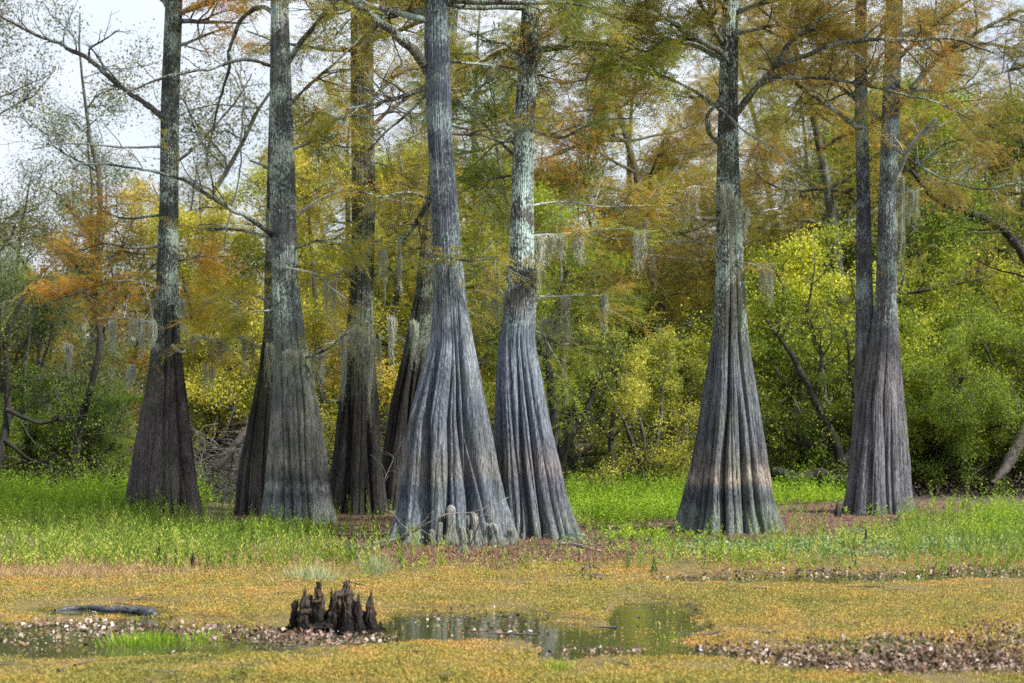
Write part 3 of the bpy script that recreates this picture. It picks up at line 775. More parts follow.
main_rows = [(-400, 440, 8), (0, 436, 11.5), (60, 437, 12.5), (140, 440, 12.5), (200, 444.5, 13), (250, 447, 14.2), (300, 449.5, 16.5), (340, 451, 22), (380, 450, 32), (420, 448, 41.5), (470, 450, 50), (510, 453, 56), (545, 454, 62), (560, 454, 64)]
cypress('largest silver grey fluted cypress in the centre, a cluster of knees at its foot', 25.0, main_rows, M['bark_main'], M['n_olive'], [
    L_([(428, 70), (412, 50), (393, 32), (370, 15), (351, 2), (325, -22), (290, -40)], (6.5, 4), dy=-.8, leaf=.5, t0=.5),
    L_([(428, 88), (401, 97), (374, 105), (345, 108)], (3.6, 1.5), leaf=.5),
    L_([(426, 94), (409, 114), (386, 133), (370, 150)], (2.4, 1), leaf=.8),
    L_([(432, 196), (424, 210), (412, 232), (397, 247)], (4.2, 2), leaf=.5, n=5, L=.5),
    L_([(432, 199), (408, 192), (382, 198), (360, 190)], (2, 1), leaf=.6, n=6, L=.6),
    L_([(446, 133), (481, 135), (508, 143), (519, 141)], (2.8, 1.4), leaf=.8, m='limb_brown'),
    L_([(448, 61), (492, 65), (515, 68), (560, 80)], (2, 1), leaf=.9),
    L_([(446, 125), (470, 95), (500, 70), (530, 30)], (1.8, 1), leaf=.9, dy=1.5),
    L_([(441, 299), (455, 301), (464, 303)], (1.6, 1), leaf=.8, n=5, L=.4, m='limb_pale', d0=-.25),
    L_([(440, 255), (470, 262), (500, 255)], (1.6, .8), leaf=1.0, n=6, L=.6, dy=-.8),
], ribs=23, depth=.17, seed=3, zfade=3.1, leafy=1.0, crown_extra=12)

cypress('blue grey fluted cypress behind and right of the largest one, sharing its mound', 26.4,
    [(-400, 535, 6), (0, 531, 8.5), (100, 526, 10), (160, 523, 10.5), (230, 522, 11.5), (300, 521, 16), (340, 517, 19), (400, 521, 26), (450, 526, 31), (500, 532, 36), (530, 535.5, 40), (540, 536, 42), (560, 536, 44)],
    M['bark_second'], M['n_mix'], [
    L_([(533, 75), (545, 46), (576, 48), (607, 53), (645, 69), (675, 80)], (2.8, 1.2), leaf=1.0),
    L_([(534, 236), (568, 234), (607, 230), (650, 228)], (2, .9), m='limb_pale', leaf=1.4),
    L_([(528, 295), (560, 296), (590, 295), (614, 293)], (1.7, .9), m='limb_pale', leaf=1.4),
    L_([(515, 267), (505, 272), (496, 290), (481, 305)], (1.8, 1), m='limb_pale', leaf=.9),
    L_([(527, 206), (560, 200), (600, 206), (671, 204)], (1.8, .8), m='limb_pale', leaf=.8),
    L_([(519, 160), (490, 130), (465, 105), (440, 100)], (2.2, 1), leaf=.9, dy=1.4),
    L_([(530, 130), (560, 140), (600, 120), (640, 118)], (2.0, 1), leaf=1.2),
    L_([(515, 175), (490, 178), (480, 190)], (2, 1), leaf=1.2, n=8),
    L_([(532, 330), (560, 345), (590, 340)], (1.6, .8), leaf=1.4, n=8, dy=1.5),
    L_([(532, 20), (560, 0), (590, -15)], (2.4, 1), leaf=1.0),
], ribs=18, depth=.16, seed=14, zfade=2.8, leafy=1.25, crown_extra=14)

cypress('banded cypress standing alone right of centre on red brown litter', 28.0,
    [(-400, 736, 6), (0, 730.5, 8), (100, 728, 9.5), (200, 728, 12), (270, 730, 14), (310, 730, 16), (350, 730, 20), (400, 730.5, 28), (450, 731, 36), (490, 731, 43), (520, 731.5, 48), (535, 731.5, 51), (550, 732, 53)],
    M['bark_band'], M['n_rust'], [
    L_([(724, 45), (710, 23), (701, 0), (690, -20)], (4.2, 2.5), leaf=.7),
    L_([(730, 124), (742, 103), (762, 80), (775, 65), (788, 42), (815, 29), (842, 4)], (5.5, 2), leaf=.9, dy=-.6),
    L_([(772, 66), (807, 55), (842, 42), (872, 37), (910, 38), (948, 38), (1000, 50)], (4, 1.3), leaf=1.2, dy=-1, d0=-.4),
    L_([(732, 34), (773, 25), (811, 27), (850, 20)], (3.2, 1.5), leaf=1.2),
    L_([(768, 78), (800, 76), (826, 78), (864, 86), (902, 95), (933, 103), (990, 130)], (2.7, 1), leaf=1.2, d0=-.4, dy=.5),
    L_([(726, 152), (708, 131), (706, 114), (716, 103), (722, 90)], (3.2, 2), leaf=.1, n=2, dy=-.7),
    L_([(724, 60), (697, 46), (674, 40), (645, 28), (600, 8), (570, -10)], (3.2, 1.5), leaf=1.0),
    L_([(724, 112), (697, 91), (674, 80), (645, 69), (610, 66)], (3, 1.2), leaf=1.0, dy=.8),
    L_([(722, 219), (708, 219), (695, 219)], (3.6, 3), m='limb_brown', leaf=0, n=1, L=.2, d0=-.3, dy=-.3),
    L_([(734, 215), (755, 212), (777, 209)], (1.8, 1), m='limb_pale', leaf=.2, n=3, L=.3),
    L_([(718, 190), (690, 185), (674, 200)], (2, 1), m='limb_pale', leaf=.4, n=6, L=.5, dy=-.6),
    L_([(720, 108), (742, 131), (773, 152), (800, 175)], (1.6, .8), m='limb_pale', leaf=.4, d0=-.4),
    L_([(732, 262), (750, 264), (764, 270)], (1.5, 1), m='limb_pale', leaf=.2, n=3, L=.3),
    L_([(722, 250), (690, 240), (650, 244), (610, 238)], (1.6, .8), m='limb_pale', leaf=.9, dy=1.5),
], ribs=18, depth=.18, seed=23, zfade=2.9, leafy=1.5, crown_extra=15, crown_r=2.7)

cypress('twin trunked cypress forking at chest height at the right, pale dead limb beside it', 33.0,
    [(-400, 908, 6), (45, 893, 8.5), (100, 891, 8.5), (200, 888, 9), (300, 886, 10.5), (340, 885, 14), (400, 880, 23), (440, 880, 27), (480, 879, 31), (505, 879, 34), (515, 879, 36), (530, 879, 36)],
    M['bark_twin'], M['n_rust'], [
    L_([(860, 130), (834, 109), (803, 88), (777, 72), (760, 66)], (3.6, 1.6), leaf=.9),
    L_([(886, 124), (864, 107), (845, 91), (807, 69), (780, 60)], (3.4, 1.5), leaf=.9, dy=1),
    L_([(893, 112), (910, 91), (921, 74), (948, 50), (979, 30), (1020, 10)], (5, 2), leaf=1.2),
    L_([(898, 176), (908, 149), (921, 133), (937, 118)], (3.6, 1.8), m='limb_pale', leaf=.05, n=6, L=.6, d0=-.2, dy=-.4),
    L_([(896, 172), (914, 168), (941, 145), (963, 139)], (2.2, 1), leaf=.7),
    L_([(896, 88), (950, 92), (1000, 70), (1050, 60)], (2.6, 1.2), leaf=1.4, dy=1),
    L_([(896, 60), (940, 20), (980, -5)], (3, 1.5), leaf=1.3),
    L_([(862, 60), (830, 30), (800, 5)], (2.6, 1.5), leaf=1.2),
    L_([(882, 300), (886, 268), (905, 270)], (1.4, .8), leaf=.3, n=3, L=.3),
    L_([(870, 85), (880, 55), (890, 48)], (2.4, 1.8), leaf=.2, n=2),
    L_([(897, 150), (940, 178), (980, 190), (1030, 180)], (2, 1), leaf=1.4, dy=-.8),
], ribs=15, depth=.13, seed=31, zfade=2.6, leafy=1.4, crown_extra=15, crown_r=2.8,
    extra_trunks=[([(-400, 858, 4), (0, 861, 5.5), (100, 861, 6.2), (200, 863.5, 6.8), (300, 864.5, 8.5), (345, 865, 9.5), (400, 866, 12), (515, 862, 16), (530, 862, 16)], 10.5)])

cypress('leftmost cypress, purple brown ribs at the bottom and lichen spotted trunk above', 31.0,
    [(-400, 180, 6), (0, 174, 8.5), (100, 170, 9), (200, 169, 9.2), (280, 167, 11), (340, 166, 14.5), (370, 166, 18), (420, 165, 25), (470, 165, 32), (500, 165, 36), (517, 165, 39), (535, 165, 41)],
    M['bark_brown'], M['n_orange'], [
    L_([(166, 120), (143, 103), (124, 91), (103, 74), (86, 61), (57, 48), (23, 32), (8, 23), (-30, 5)], (4.2, 1.4), leaf=0, tw=3),
    L_([(90, 63), (89, 48), (107, 38), (120, 29)], (2, .8), leaf=0, n=4, L=.5, d0=.5, dy=0),
    L_([(164, 146), (120, 146), (60, 143), (30, 148)], (1.8, .8), m='limb_pale', leaf=0, n=6),
    L_([(176, 47), (205, 35), (231, 27)], (2.6, 1.2), leaf=0, n=3, L=.5),
    L_([(176, 16), (200, 8), (225, -2)], (1.8, 1), leaf=0, n=3, L=.5),
    L_([(168, 6), (160, -4), (150, -15)], (4, 3), leaf=.1, n=3),
    L_([(175, 164), (193, 150), (215, 125), (240, 95), (252, 75)], (2.2, .8), leaf=0, n=5),
    L_([(162, 245), (130, 250), (100, 245), (60, 262)], (2, .8), leaf=2.0, n=12),
    L_([(160, 290), (130, 280), (95, 285), (50, 300)], (2, .8), leaf=2.2, n=12, dy=-.5),
    L_([(160, 325), (140, 320), (118, 318), (95, 318)], (2.2, 1), m='limb_pale', leaf=.9, n=8),
    L_([(172, 262), (195, 258), (215, 268)], (1.8, .8), leaf=2.0, n=9),
    L_([(172, 345), (182, 353), (186, 350), (184, 340)], (2.6, 1.6), m='limb_pale', leaf=0, n=1, L=.3, d0=-.3, dy=0),
    L_([(172, 316), (195, 312), (225, 308)], (1.8, .8), leaf=1.2, n=8, dy=1),
    L_([(160, 215), (120, 220), (80, 200)], (1.8, .8), leaf=1.2, n=9, dy=.8),
    L_([(156, 340), (150, 300), (140, 280)], (1.6, .8), leaf=.4, n=5, L=.4, m='limb_pale', d0=-.2, dy=-.2),
], ribs=13, depth=.20, seed=41, zfade=3.1, leafy=.8, crown_extra=3, crown_r=1.4, lobes=4)

cypress('green grey cypress with pale water bands, second of the left pair', 29.5,
    [(-400, 276, 6), (0, 279.5, 8.5), (60, 280, 10), (100, 281, 11), (200, 283, 13), (280, 285, 12.5), (340, 290, 16.5), (380, 292.5, 20), (420, 295, 25), (470, 296.5, 29), (500, 297.5, 32), (524, 298, 34), (540, 298, 35)],
    M['bark_green'], M['n_gold'], [
    L_([(278, 22), (270, 8), (259, 6), (244, 17), (230, 34), (227, 50), (225, 72), (215, 99), (208, 133), (207, 164)], (3.6, 1), leaf=0, n=4, L=.5, t0=.4),
    L_([(229, 52), (238, 75), (244, 91), (240, 133), (238, 179), (226, 215), (222, 250)], (1.6, .8), m='limb_pale', leaf=0, n=5, L=.4, d0=0, dy=.3),
    L_([(275, 66), (247, 61), (232, 67), (209, 78), (183, 82), (152, 91), (126, 103), (103, 122), (82, 145)], (2.6, 1), leaf=0, n=8, dy=-1),
    L_([(274, 236), (267, 232), (236, 213), (206, 196), (179, 181), (152, 175), (110, 168), (76, 168)], (3.6, 1), leaf=.5, n=9, dy=-1.4),
    L_([(274, 238), (244, 230), (206, 228)], (2.6, 1.4), leaf=.5, n=5),
    L_([(284, 68), (305, 38), (324, 15), (337, 0), (350, -20)], (3.8, 2.4), leaf=.5),
    L_([(288, 106), (316, 80), (350, 50), (380, 20)], (3, 1.2), m='limb_brown', leaf=.8, dy=.8),
    L_([(290, 219), (316, 202), (350, 187)], (2, 1), m='limb_pale', leaf=1.0),
    L_([(286, 268), (316, 274), (331, 289), (347, 301)], (2, 1), m='limb_pale', leaf=.6, d0=-.2, dy=-.4, n=5, L=.5),
    L_([(298, 360), (310, 356), (327, 349), (350, 331)], (2.6, 1.2), leaf=.5, n=5),
    L_([(276, 176), (263, 164), (251, 160)], (2.2, 1.2), leaf=.05, n=2, L=.3),
    L_([(275, 310), (250, 312), (225, 322)], (1.8, .8), leaf=1.6, n=8, m='limb_pale'),
    L_([(290, 150), (320, 140), (345, 150), (370, 142)], (1.8, .8), leaf=1.3, n=10),
    L_([(290, 250), (315, 240), (350, 246)], (1.8, .8), leaf=1.3, n=9),
], ribs=15, depth=.14, seed=52, zfade=2.9, leafy=.9, crown_extra=8, crown_r=2.0)

cypress('dark ribbed cypress half hidden behind the left banded one', 32.4,
    [(-400, 290, 4), (150, 274, 6), (240, 272, 6.5), (330, 270, 6.5), (370, 267, 8.5), (420, 262, 13.5), (470, 258, 18), (505, 257, 20.5), (515, 256, 21), (530, 256, 21)],
    M['bark_dark'], M['n_gold'], [
    L_([(266, 350), (240, 338), (215, 340), (190, 335)], (1.8, .8), leaf=1.3, n=8, m='limb_pale'),
    L_([(266, 300), (240, 290), (210, 300)], (1.8, .8), leaf=1.6, n=9),
], ribs=12, depth=.18, seed=63, zfade=2.7, leafy=.9, crown_extra=6, crown_r=1.5, lobes=3)

cypress('slim dark cypress with mossy waist between the left banded cypress and the largest', 32.0,
    [(-400, 362, 6), (0, 362, 11), (100, 362, 11.5), (200, 364, 11.5), (280, 362, 11.5), (340, 360, 14), (370, 360, 17), (420, 359, 22), (470, 358, 26), (500, 358, 29), (515, 358, 31), (530, 358, 31)],
    M['bark_dark'], M['n_olive'], [
    L_([(362, 100), (340, 120), (320, 110), (305, 125)], (2.4, 1), leaf=1.2, m='limb_brown'),
    L_([(362, 110), (380, 90), (400, 70), (420, 65)], (3.5, 1.4), leaf=1.0, m='limb_brown', dy=1),
    L_([(365, 135), (390, 110), (420, 92), (460, 90)], (3, 1.4), leaf=.7, m='limb_brown', dy=1.4),
    L_([(366, 245), (390, 238), (420, 210)], (1.6, .8), leaf=1.0),
    L_([(358, 265), (335, 275), (312, 270)], (1.6, .8), leaf=1.2, m='limb_pale'),
    L_([(358, 335), (340, 340), (322, 345)], (1.8, 1), leaf=.3, m='limb_pale', n=4, L=.4),
    L_([(360, 190), (330, 180), (300, 200)], (1.8, .8), leaf=1.6, n=10),
    L_([(362, 160), (385, 165), (410, 180)], (1.8, .8), leaf=1.6, n=10),
], ribs=14, depth=.18, seed=74, zfade=2.9, leafy=1.0, crown_extra=9, crown_r=2.0)

cypress('leaning dark cypress mostly hidden behind the left flank of the largest', 33.6,
    [(-400, 472, 6), (0, 451, 8), (100, 444, 8.5), (200, 435, 9), (300, 424, 10), (350, 417, 13), (400, 410, 18), (450, 405, 21), (500, 401, 23), (510, 400, 24), (530, 400, 24)],
    M['bark_dark'], M['n_gold'], [
    L_([(440, 120), (470, 130), (500, 120), (530, 125)], (2.4, 1), leaf=1.0),
    L_([(436, 175), (470, 180), (490, 200), (480, 230)], (2.4, 1), leaf=1.2),
    L_([(430, 240), (400, 262), (380, 256)], (2, 1), leaf=1.3),
    L_([(426, 280), (460, 290), (490, 286), (520, 296)], (2, 1), leaf=1.5, dy=1.3),
], ribs=12, depth=.18, seed=85, zfade=2.9, leafy=1.1, crown_extra=8, crown_r=2.0, lobes=3)


# knob on the twin trunk
def blob(buf, c, r, seed=0, n=14, sq=(1, 1, 1)):
    u = np.linspace(0, math.pi, n); v = np.arange(2 * n) / (2 * n) * 2 * math.pi
    U, V_ = np.meshgrid(u, v, indexing='ij')
    rr = r * (1 + .25 * fbm(U * 2 + seed, V_ * 1.3, seed))
    P = np.stack([rr * np.sin(U) * np.cos(V_) * sq[0], rr * np.sin(U) * np.sin(V_) * sq[1], rr * np.cos(U) * sq[2]], -1) + np.asarray(c)
    i = np.arange(n - 1)[:, None] * 2 * n; j = np.arange(2 * n)[None]; j2 = (j + 1) % (2 * n)
    buf.add(P.reshape(-1, 3), np.stack([i + j, i + 2 * n + j, i + 2 * n + j2, i + j2], -1).reshape(-1, 4))


# ------------------------------------------------------------------ cypress knees
M['knee'] = bark_mat('grey knee bark', [(0, (0.094, 0.102, 0.086)), (0.25, (0.137, 0.139, 0.128)), (0.5, (0.173, 0.163, 0.154))], ztop=.6, lic_lo=0.1, lic_hi=.3, lic_amt=.3, vs=5, hs=40, bump=.7)
M['knee_dark'] = bark_mat('dark knee bark', [(0, (0.035, 0.035, 0.028)), (0.5, (0.05, 0.045, 0.035))], ztop=.6, lic_lo=0.1, lic_hi=.3, lic_amt=.15, vs=5, hs=40)


def knee(px, py_top, py_base, w, label, mat, seed, D=None, lean=0.0, group='cypress knees at the foot of the largest cypress', point=0.0):
    D = gD(px, py_base)
    base = at(px, py_base, D); base[2] = float(ground_h(base[0], base[1])) - .03
    H = (py_base - py_top) / F * D + .05; r = w / 2 / F * D
    n = 22; ns = 30; t = np.linspace(0, 1, n); th = np.arange(ns) / ns * 2 * math.pi
    rad = r * (1.75 - .95 * sstep(0, .45, t)) * np.sqrt(np.clip(1 - (np.clip((t - .80), 0, 1) / .2) ** 2, 0.0004, 1)) if point == 0 else r * (1.25 - 1.15 * t) + .002
    rad = rad * (1 + .10 * np.sin(t * 9 + seed))
    T, G = np.meshgrid(th, t)
    flu = 1 + .30 * (1 - G) * vnoise(T * 1.9, G * 3, seed + 4) + .13 * np.sin(T * 5 + seed + G * 2) + .07 * np.sin(T * 9 + 2 * seed) + .10 * fbm(T * 3, G * 6, seed)
    X = rad[:, None] * flu * np.cos(T) + lean * H * (G ** 1.5); Yy = rad[:, None] * flu * np.sin(T); Zz = G * H
    b = Buf(); V = np.stack([X, Yy, Zz], -1).reshape(-1, 3)
    i = np.arange(n - 1)[:, None] * ns; j = np.arange(ns)[None]; j2 = (j + 1) % ns
    b.add(V, np.stack([i + j, i + j2, i + ns + j2, i + ns + j], -1).reshape(-1, 4))
    o = b.build('cypress_knee', mat); o.location = [float(c) for c in base]
    tag(o, label, 'cypress knee', group)
    return o


for k, a in enumerate([
    (432, 530, 546, 8, 'short thick grey knee at the far left end of the knee cluster', 0, .0),
    (439, 523, 546, 7, 'narrow grey knee beside the short one at the left of the knee cluster', 0, .05),
    (451, 506, 545, 12, 'tallest grey knee with rounded head in the middle of the knee cluster', 0, .0),
    (459, 511, 543, 10, 'tall grey knee leaning against the tallest knee on its right', 24.7, .02),
    (467, 515, 542, 9, 'knobbly mid height grey knee right of the two tallest knees', 24.8, .05),
    (463, 527, 552, 8, 'pale topped knee standing in front of all the other knees', 0, -.05),
    (471, 531, 547, 6, 'small thin knee squeezed between the front knee and the bent one', 0, 0),
    (478, 514, 546, 10, 'bent grey knee with hooked top right of the small thin one', 0, -.12),
    (486, 524, 545, 8, 'low grey knee in the gap towards the right end of the cluster', 24.9, 0),
    (497, 524, 546, 11, 'fat left leaning grey knee near the right end of the cluster', 0, -.18),
    (510, 529, 545, 9, 'rightmost stubby grey knee under the fork of the two big trunks', 0, .05)]):
    knee(a[0], a[1], a[2], a[3], a[4], M['knee'], k + 3, D=a[5] or None, lean=a[6])

for k, (px, pt, pb_, w) in enumerate([(138, 549, 563, 4.5), (159, 546, 567, 6), (165, 556, 570, 6), (176, 550, 565, 4), (193, 553, 567, 5), (211, 550, 565, 4.5), (235, 549, 565, 4.5), (250, 556, 564, 6), (129, 556, 568, 4)]):
    knee(px, pt, pb_, w, 'small dark pointed spike standing in weeds between leftmost cypress and stump', M['knee_dark'], 30 + k, group='small dark spikes in the weeds', point=1)  # small dark pointed cones scattered through the left weeds
for k, (px, pt, pb_, w, ln, lb) in enumerate([(866, 529, 545, 4, 0, 'upright dark peg of a knee on the bank below the twin cypress'), (895, 515, 528, 8, .35, 'dark knee tilted to the right beside the twin cypress roots'),
        (903, 527, 537, 4, .1, 'thin dark knee just below the tilted one'), (722, 538, 546, 3, 0, 'tiny brown knee on the litter below the banded cypress'), (838, 502, 517, 7, 0, 'dark broad knee left of the twin cypress in green weeds'), (920, 530, 541, 4, 0, 'dark peg knee right of the thin one below the twin cypress'),
        (654, 560, 573, 5, 0, 'green brown knee rising from the mat right of the two big trunks'), (610, 540, 550, 4, 0, 'small knee at the right edge of the main mound')]):
    knee(px, pt, pb_, w, lb, M['knee_dark'], 50 + k, lean=ln, group='scattered small knees on the right bank', point=1)

# ------------------------------------------------------------------ rotten stump
M['rot'] = bark_mat('rotten stump wood', [(0, (0.014, 0.012, 0.014)), (0.10, (0.028, 0.023, 0.022)), (0.2, (0.080, 0.062, 0.050)), (0.5, (0.13, 0.105, 0.085))], ztop=.6, lic_lo=5, lic_hi=6, vs=9, hs=60, bump=1.0, streak=((.35,) * 3, (1.7,) * 3), moss_amt=.15)
DS = F * CH / (633 - HZ)
sroot = empty('rotten_stump', at(335, 633, DS) * np.array([1, 1, 0])); tag(sroot, 'black jagged rotten stump with splintered points rising from the dead leaves', 'stump')
SO = np.array([at(335, 633, DS)[0], DS, 0.0])


def shard(rows, dy, thick, seed, name='shard'):
    """rows (py, left px, right px) from base to tip"""
    rows = sorted(rows, reverse=True); n = 60; ns = 64
    yy = np.linspace(rows[0][0], rows[-1][0], n)
    rr = rows[::-1]
    l = np.interp(yy, [q[0] for q in rr], [q[1] for q in rr]); r = np.interp(yy, [q[0] for q in rr], [q[2] for q in rr])
    jw = np.clip((637 - yy) / 25, 0, 1); l = l + 2.2 * jw * vnoise(yy * .28 + seed * 9, yy * 0, seed) * np.clip((r - l) / 12, .15, 1); r = r + 2.2 * jw * vnoise(yy * .33 + seed * 5, yy * 0, seed + 2) * np.clip((r - l) / 12, .15, 1)
    cx = ((l + r) / 2 - 335) / F * DS; hw = (r - l) / 2 / F * DS; z = (633 - yy) / F * DS - .04
    th = np.arange(ns) / ns * 2 * math.pi; T, G = np.meshgrid(th, np.linspace(0, 1, n))
    flu = 1 + .26 * fbm(T * 5, G * 2.5 + seed, seed, 3) + .22 * vnoise(T * 9, G * 4, seed + 5) + .10 * vnoise(T * 3, G * 22, seed + 8)
    X = cx[:, None] + hw[:, None] * flu * np.cos(T); Yv = dy + np.minimum(thick, hw[:, None] * 1.4 + .004) * flu * np.sin(T)
    Zv = np.broadcast_to(z[:, None], X.shape) + .022 * G * vnoise(T * 4, G * 5, seed + 1)
    b = Buf(); i = np.arange(n - 1)[:, None] * ns; j = np.arange(ns)[None]; j2 = (j + 1) % ns
    b.add(np.stack([X, Yv, Zv], -1).reshape(-1, 3), np.stack([i + j, i + j2, i + ns + j2, i + ns + j], -1).reshape(-1, 4))
    return b.build(name, M['rot'], sroot)


shard([(637, 283, 295), (628, 286, 292), (620, 288, 289)], .0, .03, 1)
shard([(637, 289, 300), (612, 291, 297.5), (600, 292, 298), (596, 294, 297)], .02, .04, 2)
shard([(637, 295, 311), (610, 299, 309), (595, 302, 308), (584, 304.5, 306)], -.03, .06, 3)
shard([(637, 305, 329), (605, 309, 325), (592, 314, 322), (578, 316.5, 320.5)], .03, .10, 4)
shard([(637, 322, 338), (605, 328, 333), (592, 329, 331.5), (585, 330, 331)], .10, .04, 5)
shard([(637, 326, 366), (605, 329, 360), (592, 334, 355), (585, 342, 351), (576, 345, 350)], .0, .13, 6)
shard([(637, 350, 368), (615, 352, 362), (601, 355, 359)], .09, .06, 7)
shard([(637, 361, 386), (618, 364, 377), (602, 366, 373), (593, 369.5, 372.5), (586, 371, 372)], -.02, .06, 8)
shard([(637, 374, 390), (628, 377, 384), (619, 378.5, 380.5)], .04, .04, 9)
shard([(640, 290, 384), (628, 293, 378), (620, 300, 372), (614, 318, 360)], .03, .15, 10, 'base')
shard([(637, 330, 346), (600, 333, 341), (590, 335, 338), (583, 336, 337)], -.09, .03, 21)
shard([(637, 352, 366), (606, 354, 363), (595, 357, 361), (588, 359, 360)], -.08, .03, 22)
shard([(637, 312, 326), (604, 319, 325), (592, 323, 325)], -.07, .03, 23)
shard([(637, 340, 356), (612, 343, 353), (602, 346, 351)], -.13, .03, 24)
shard([(637, 300, 322), (600, 306, 313), (592, 308, 310.5)], .10, .05, 12)

# ------------------------------------------------------------------ logs and fallen sticks
M['log'] = plain_mat('wet blue black log', (0.012, 0.014, 0.02), (0.09, 0.10, 0.12), 14, (1, 1, 1), rough=.45, bump=.8)
M['stick'] = plain_mat('weathered stick', (0.10, 0.09, 0.08), (0.30, 0.28, 0.25), 14)
M['darkwood'] = plain_mat('dark fallen wood', (0.025, 0.022, 0.02), (0.085, 0.07, 0.06), 10, bump=.7)


def stick(name, label, cat, P, r, mat, n=26, sides=9, twigs=0, rough=.12, group=None, seed=1):
    rs = np.random.default_rng(seed)
    P = resample(np.array(P), n); org = P[0].copy()
    rad = np.linspace(r[0], r[1], n) * (1 + rough * rs.normal(0, 1, n))
    P[1:-1] += rs.normal(0, r[0] * .15, (n - 2, 3))
    b = Buf(); tube(b, P, rad, sides)
    for k in range(twigs):
        i = rs.integers(3, n - 1); q = wander(P[i], norm(P[i] - P[i - 1]) + rs.normal(0, .7, 3), rs.uniform(.15, .5), 6, .2, 0, rs)
        tube(b, q, np.linspace(rad[i] * .5, .003, 6), 5)
    o = b.build(name, mat, origin=org)
    return tag(o, label, cat, group)


def gp(px, py, dz=0.0):
    D = gD(px, py); p = at(px, py, D); p[2] = max(0.0, float(ground_h(p[0], p[1]))) + dz; return p


stick('sunken_log', 'dark wet log lying in the water at the left', 'log', [gp(55, 611, .0), gp(75, 609.5, .012), gp(92, 610, .022), gp(106, 612, .014), gp(120, 612, .020), gp(140, 614, .020), gp(154, 617, .012)], (.018, .040), M['log'], rough=.28, seed=2, n=60, twigs=3)
stick('fallen_branch', 'long thin grey branch arching up against the knee cluster', 'branch', [gp(372, 546, .03), gp(400, 543, .05), at(428, 523, 22.2), at(450, 511, 22.3), at(478, 514, 22.3)], (.022, .006), M['stick'], twigs=8, sides=6, seed=3)
stick('fallen_branch', 'pale bare stick slanting up to the right over the knees', 'branch', [gp(470, 549, .02), at(482, 517, 22.3), at(498, 503, 22.3), at(509, 497, 22.4)], (.010, .004), M['stick'], twigs=3, sides=6, seed=4)
stick('fallen_branch', 'dark forked branch lying on the litter left of the largest cypress', 'branch', [gp(330, 552, .05), gp(345, 555, .09), gp(362, 551, .04), gp(392, 546, .03)], (.035, .02), M['darkwood'], twigs=7, seed=5)
stick('fallen_branch', 'bare curved twig leaning on the hidden dark cypress', 'branch', [gp(372, 520, .02), at(384, 480, 28), at(396, 455, 28.2), at(385, 452, 28.3)], (.012, .004), M['stick'], twigs=8, sides=6, seed=6)
stick('fallen_branch', 'dark stick lying in the weeds below the leftmost cypress', 'branch', [gp(172, 549, .03), gp(195, 545, .06), gp(227, 540, .05)], (.03, .018), M['darkwood'], twigs=2, seed=7)
stick('fallen_branch', 'short dark stick at the foot of the leftmost cypress', 'branch', [gp(126, 546, .03), gp(138, 542, .06), gp(150, 538, .08)], (.022, .012), M['darkwood'], twigs=1, seed=8)
stick('surface_root', 'surface root running right from the blue grey cypress', 'root', [gp(560, 545, .0), gp(575, 547, .02), gp(592, 550, .015), gp(606, 552, -.02)], (.03, .012), M['stick'], seed=9)
stick('leaning_log', 'dark broken log leaning behind the weeds left of the hidden ribbed cypress', 'log', [at(214, 470, 35), at(232, 450, 35.3), at(249, 428, 35.5)], (.085, .07), M['darkwood'], seed=10)
stick('fallen_log', 'thick dark limb lying low behind the weeds left of the twin cypress', 'log', [at(775, 472, 38), at(795, 480, 37.5), at(820, 476, 37.5), at(850, 486, 37)], (.12, .16), M['bark_black'], twigs=4, seed=11)
stick('fallen_branch', 'short brown stick by the mat edge below the main mound', 'branch', [gp(583, 573, .03), gp(592, 570, .05), gp(599, 572, .03)], (.02, .012), M['darkwood'], twigs=3, seed=12)
b = Buf(); c_ = gp(596, 580, .0); blob(b, c_ + np.array([0, 0, .02]), .055, 4, sq=(1.3, 1, .8)); o = b.build('mud_clod', M['darkwood'], origin=c_); tag(o, 'small reddish brown clod on the golden mat right of centre', 'clod')
stick('fallen_log', 'big weathered fallen trunk at the far right edge behind the weeds', 'log', [at(992, 484, 38), at(1006, 468, 38.3), at(1020, 440, 38.6), at(1060, 405, 40)], (.05, .30), M['darkwood'], twigs=8, seed=13)

# debris pile (brush) behind left: countless twigs
def brush(px0, px1, py0, py1, D0, D1, n, L, rad, name, label, mat, seed, up=.25):
    rs = np.random.default_rng(seed); b = Buf()
    for k in range(n):
        D = rs.uniform(D0, D1); px = rs.uniform(px0, px1); x = (px - 512) / F * D
        zmax = CH + (HZ - py0) / F * D
        z = float(ground_h(x, D)) + max(0, zmax) * rs.uniform(0, 1) ** 1.6
        l = L * rs.uniform(.4, 1.3)
        q = wander([x, D, z], rs.normal(0, 1, 3) * np.array([1, .6, .6]) + np.array([0, 0, up]), l, 6, .22, .04, rs)
        tube(b, q, np.linspace(rad * rs.uniform(.5, 1.4), .003, 6), 4, cap=False)
    return tag(b.build(name, mat), label, 'brush', kind='stuff')


